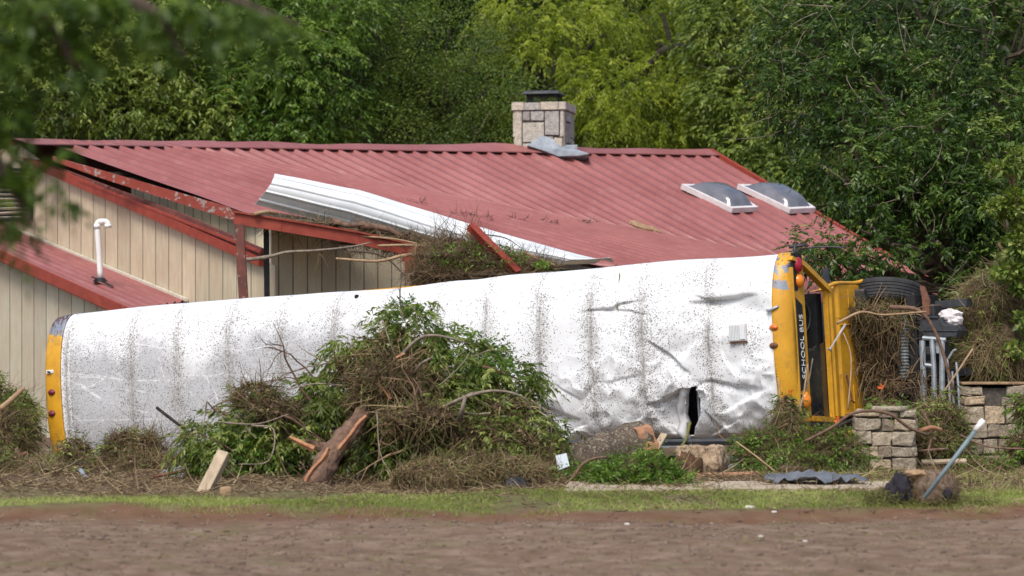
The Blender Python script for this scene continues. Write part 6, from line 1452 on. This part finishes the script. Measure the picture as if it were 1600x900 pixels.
# wire mesh
mb = MB(); o_ = P(240, 766, 34.8); ex = (P(316, 745, 34.5)-P(240, 766, 34.8)); ey = P(250, 738, 35.2)-P(240, 766, 34.8)
for k in range(13): t = k/12; mb.tube([o_+ex*t, o_+ex*t+ey+Vector((.05, 0, .03))], .005, 4)
for k in range(8): t = k/7; mb.tube([o_+ey*t, o_+ey*t+ex], .005, 4)
prop(mb.build('wire_mesh', MT['galv'], None), 'sheet of square wire mesh lying between straw heap and stake', 'wire mesh')
mb = MB(); q = [P(868, 712, 33.4), P(885, 708, 33.4), P(890, 728, 33.2), P(872, 735, 33.2)]; mb.slab(q, Vector((0, .02, 0))); prop(mb.build('plastic_scrap', MT['pale_plastic'], None), 'pale blue-white scrap beside the thick log', 'plastic')
# pale rocks in the dirt, front
for k, (px, py, Y, r, lab) in enumerate(((1172, 790, 28.6, .035, 'pale stone at the turf edge below the concrete strip'), (1210, 797, 28.2, .022, 'small pale stone right of the paler one at the turf edge'), (980, 805, 27, .02, 'white pebble in the bare dirt below the weed clump'), (1188, 827, 25, .02, 'white pebble in bare dirt right of centre'), (1258, 835, 24.5, .015, 'tiny white pebble in the dirt below the fuzzy bundle'), (1205, 890, 20.6, .012, 'tiny grey pebble near the bottom edge'))):
    x = (px-800)/F*Y; prop(leaf_obj('stone', rockbox((x, Y, gh(x, Y)+r*.35), r*1.5, r, r*.6, 10, .2, k+9, 0, .6), MT['stone_pale'], None), lab, 'stone', 'pale stones in the dirt')
# orange blossoms
for k, (px, py, Y, lab) in enumerate(((1376, 604, 36.3, 'orange blossom in the straw above the squat pillar'), (1309, 656, 35.6, 'orange blossom at the foot of the yellow cowl'), (1236, 612, 35.9, 'orange blossom beside the lower amber lamp'))):
    c = np.array(tuple(P(px, py, Y))); p, dd = in_ell(c, (.02, .02, .02), 16, 0); prop(leaf_obj('blossom', leaves(p, dd, .035, .022, RNG.uniform(.2, .9, 16)), MT['orange'], None), lab, 'flower')

# ------------------------------------------------------------------ blurred fuzzy bundle with rod, nearest
Yb = 28.8
fb = thing('root_bundle', 'fuzzy brown bundle with dark cloth in the grass, leaning grey rod beside it', 'bundle', (P(1450, 790, Yb).x, Yb, 0))
leaf_obj('fuzzy_ball', blob((P(1460, 765, Yb).x, Yb, .15), (.235, .2, .21), .12, 3, 24, 5), MT['fuzz'], fb)
leaf_obj('fuzz', straw([((P(1460, 765, Yb).x, Yb, .16), (.245, .21, .22), 1)], 1800, .07, .0025, .1, .8, lo=.95, zmin=.01), MT['straw'], fb)
leaf_obj('dark_cloth', blob((P(1405, 765, Yb).x, Yb, .14), (.13, .14, .18), .35, 3, 20, 7), MT['navy'], fb)
leaf_obj('pale_shell', blob((P(1432, 740, Yb).x, Yb-.02, .32), (.14, .1, .045), .25, 3, 16, 8), MT['stickwood'], fb)
leaf_obj('shade_lump', blob((P(1475, 768, Yb).x, Yb-.2, .12), (.05, .04, .07), .2, 3, 12, 9), MT['navy'], fb)  # dark blob coloured as the shade in the bundle's opening
mb = MB(); mb.tube([P(1444, 778, 28.2), P(1525, 672, 28.2)], .023, 10); rod = mb.build('metal_rod', MT['greyrod'], None, smooth=True); prop(rod, 'long grey metal rod with white tip leaning right beside the fuzzy bundle', 'rod')
mb = MB(); mb.tube([P(1524, 673, 28.2), P(1537, 656, 28.2)], .031, 10); mb.build('white_tip', MT['whitepvc'], rod, smooth=True)
V_ = straw([((P(1390, 775, Yb).x, Yb, .06), (.25, .2, .08), 1), ((P(1480, 780, Yb).x, Yb-.1, .03), (.45, .2, .05), 1)], 900, .12, .004, .2, .6, zmin=0); prop(leaf_obj('straw_litter', V_, MT['straw_green'], None), 'loose straw around the fuzzy bundle', 'litter', kind='stuff')

# ------------------------------------------------------------------ grass, litter and clods
def scat(n, f, ylo, yhi, xl=None):
    y = RNG.uniform(ylo, yhi, n); x = RNG.uniform(-1, 1, n)*y*.1875*1.12; k = f(x, y); return x[k], y[k]
def grass(n, keep, ylo, yhi, h, w_, tone, spread=.35):
    x, y = scat(n, keep, ylo, yhi); z = ground_h(x, y); m = len(x)
    D = np.stack([RNG.normal(0, spread, m), RNG.normal(0, spread, m), np.ones(m)], -1)
    L = h*RNG.uniform(.4, 1.4, m); p = np.stack([x, y, z-.01], -1); S = nrm(np.cross(nrm(D), rdir(m)))*w_
    tip = p+nrm(D)*L[:, None]; mid = p+nrm(D)*(L*.5)[:, None]+0
    tip[:, :2] += RNG.normal(0, .3, (m, 2))*L[:, None]
    V = np.stack([p-S, p+S, mid+S*.7, tip, mid-S*.7], 1); 
    Vq = np.stack([p-S, p+S, mid+S*.7, mid-S*.7, mid-S*.7, mid+S*.7, tip, tip], 1).reshape(-1, 3)
    Fq = np.arange(8*m).reshape(-1, 4)
    return Vq, Fq, np.repeat(np.clip(tone(x, y, m), 0, 1), 8)
kk = lambda x, y: y-.10*x
edge_n = lambda x, y: 1.1*fbm(np.stack([x*.9, y*.9, 0*x], -1), 3, 77)
G1 = grass(110000, lambda x, y: (kk(x, y)+edge_n(x, y)*.35 > 28.1) & (y < 30.7+.22*x+edge_n(x, y)*.8) & (fbm(np.stack([x*1.6, y*1.2, 0*x], -1), 3, 9) > -.55), 25.5, 33.5, .060, .0035, lambda x, y, m: .5+.3*fbm(np.stack([x, y*.7, 0*x], -1), 3, 5)+RNG.normal(0, .15, m))
G2 = grass(26000, lambda x, y: (x > 3.0) & (fbm(np.stack([x*1.2, y*1.2, 0*x], -1), 3, 19) > -.15), 32, 38.5, .10, .004, lambda x, y, m: RNG.uniform(.3, 1, m))
G3 = grass(9000, lambda x, y: fbm(np.stack([x*1.4, y*.7, 0*x+4], -1), 3, 29) > .42, 17.5, 27.5, .035, .003, lambda x, y, m: RNG.uniform(.1, .7, m))
prop(leaf_obj('grass', merge([G1, G2, G3]), MT['grass'], None), 'short green verge grass at the edge of the bare dirt', 'grass', kind='stuff')
def litter(n, ylo, yhi, L, r, keep=None):
    x, y = scat(n, keep or (lambda x, y: x > -99), ylo, yhi); z = ground_h(x, y)+.015; m = len(x)
    return strands(np.stack([x, y, z], -1), np.stack([RNG.normal(0, 1, m), RNG.normal(0, .7, m), RNG.uniform(0, .25, m)], -1), L*RNG.uniform(.4, 1.6, m), r, RNG.uniform(0, 1, m), .1, .5, 3)
prop(leaf_obj('flood_litter', merge([litter(17000, 31, 39, .14, .005), litter(1200, 32, 38, .4, .010), litter(2600, 28.2, 32, .12, .005), litter(700, 17, 28, .08, .004)]), MT['straw'], None), 'brown straw and twig litter spread over the ground by the bus', 'litter', kind='stuff')
# clods and gravel in the dirt
n = 5200; y = RNG.uniform(16.5, 28.5, n); x = RNG.uniform(-1, 1, n)*y*.21; k = kk(x, y) < 27.9; x, y = x[k], y[k]; n = len(x)
r = .007+.02*RNG.random(n)**4; base = np.array([(1,0,0),(0,1,0),(-1,0,0),(0,-1,0),(0,0,1),(0,0,-1)], float)
V = (base[None]*RNG.uniform(.6, 1.3, (n, 6, 1)))*r[:, None, None]*np.array([1.3, 1, .7]); V = V+np.stack([x, y, ground_h(x, y)+r*.2], -1)[:, None]
fo6 = np.array([(0,1,4,4),(1,2,4,4),(2,3,4,4),(3,0,4,4),(1,0,5,5),(2,1,5,5),(3,2,5,5),(0,3,5,5)])[:, :3]
Fq = (fo6[None]+(np.arange(n)*6)[:, None, None]).reshape(-1, 3)
prop(leaf_obj('gravel', (V.reshape(-1, 3), Fq, np.repeat(RNG.random(n), 6)), MT['gravel'] if 'gravel' in MT else stonemat('gravel', (.16,.11,.08), (.26,.19,.145), (.42,.36,.31)), None), 'small clods and gravel over the bare brown dirt', 'gravel', kind='stuff')

for o in list(bpy.data.objects):
    if 'M' in o.keys(): del o['M']
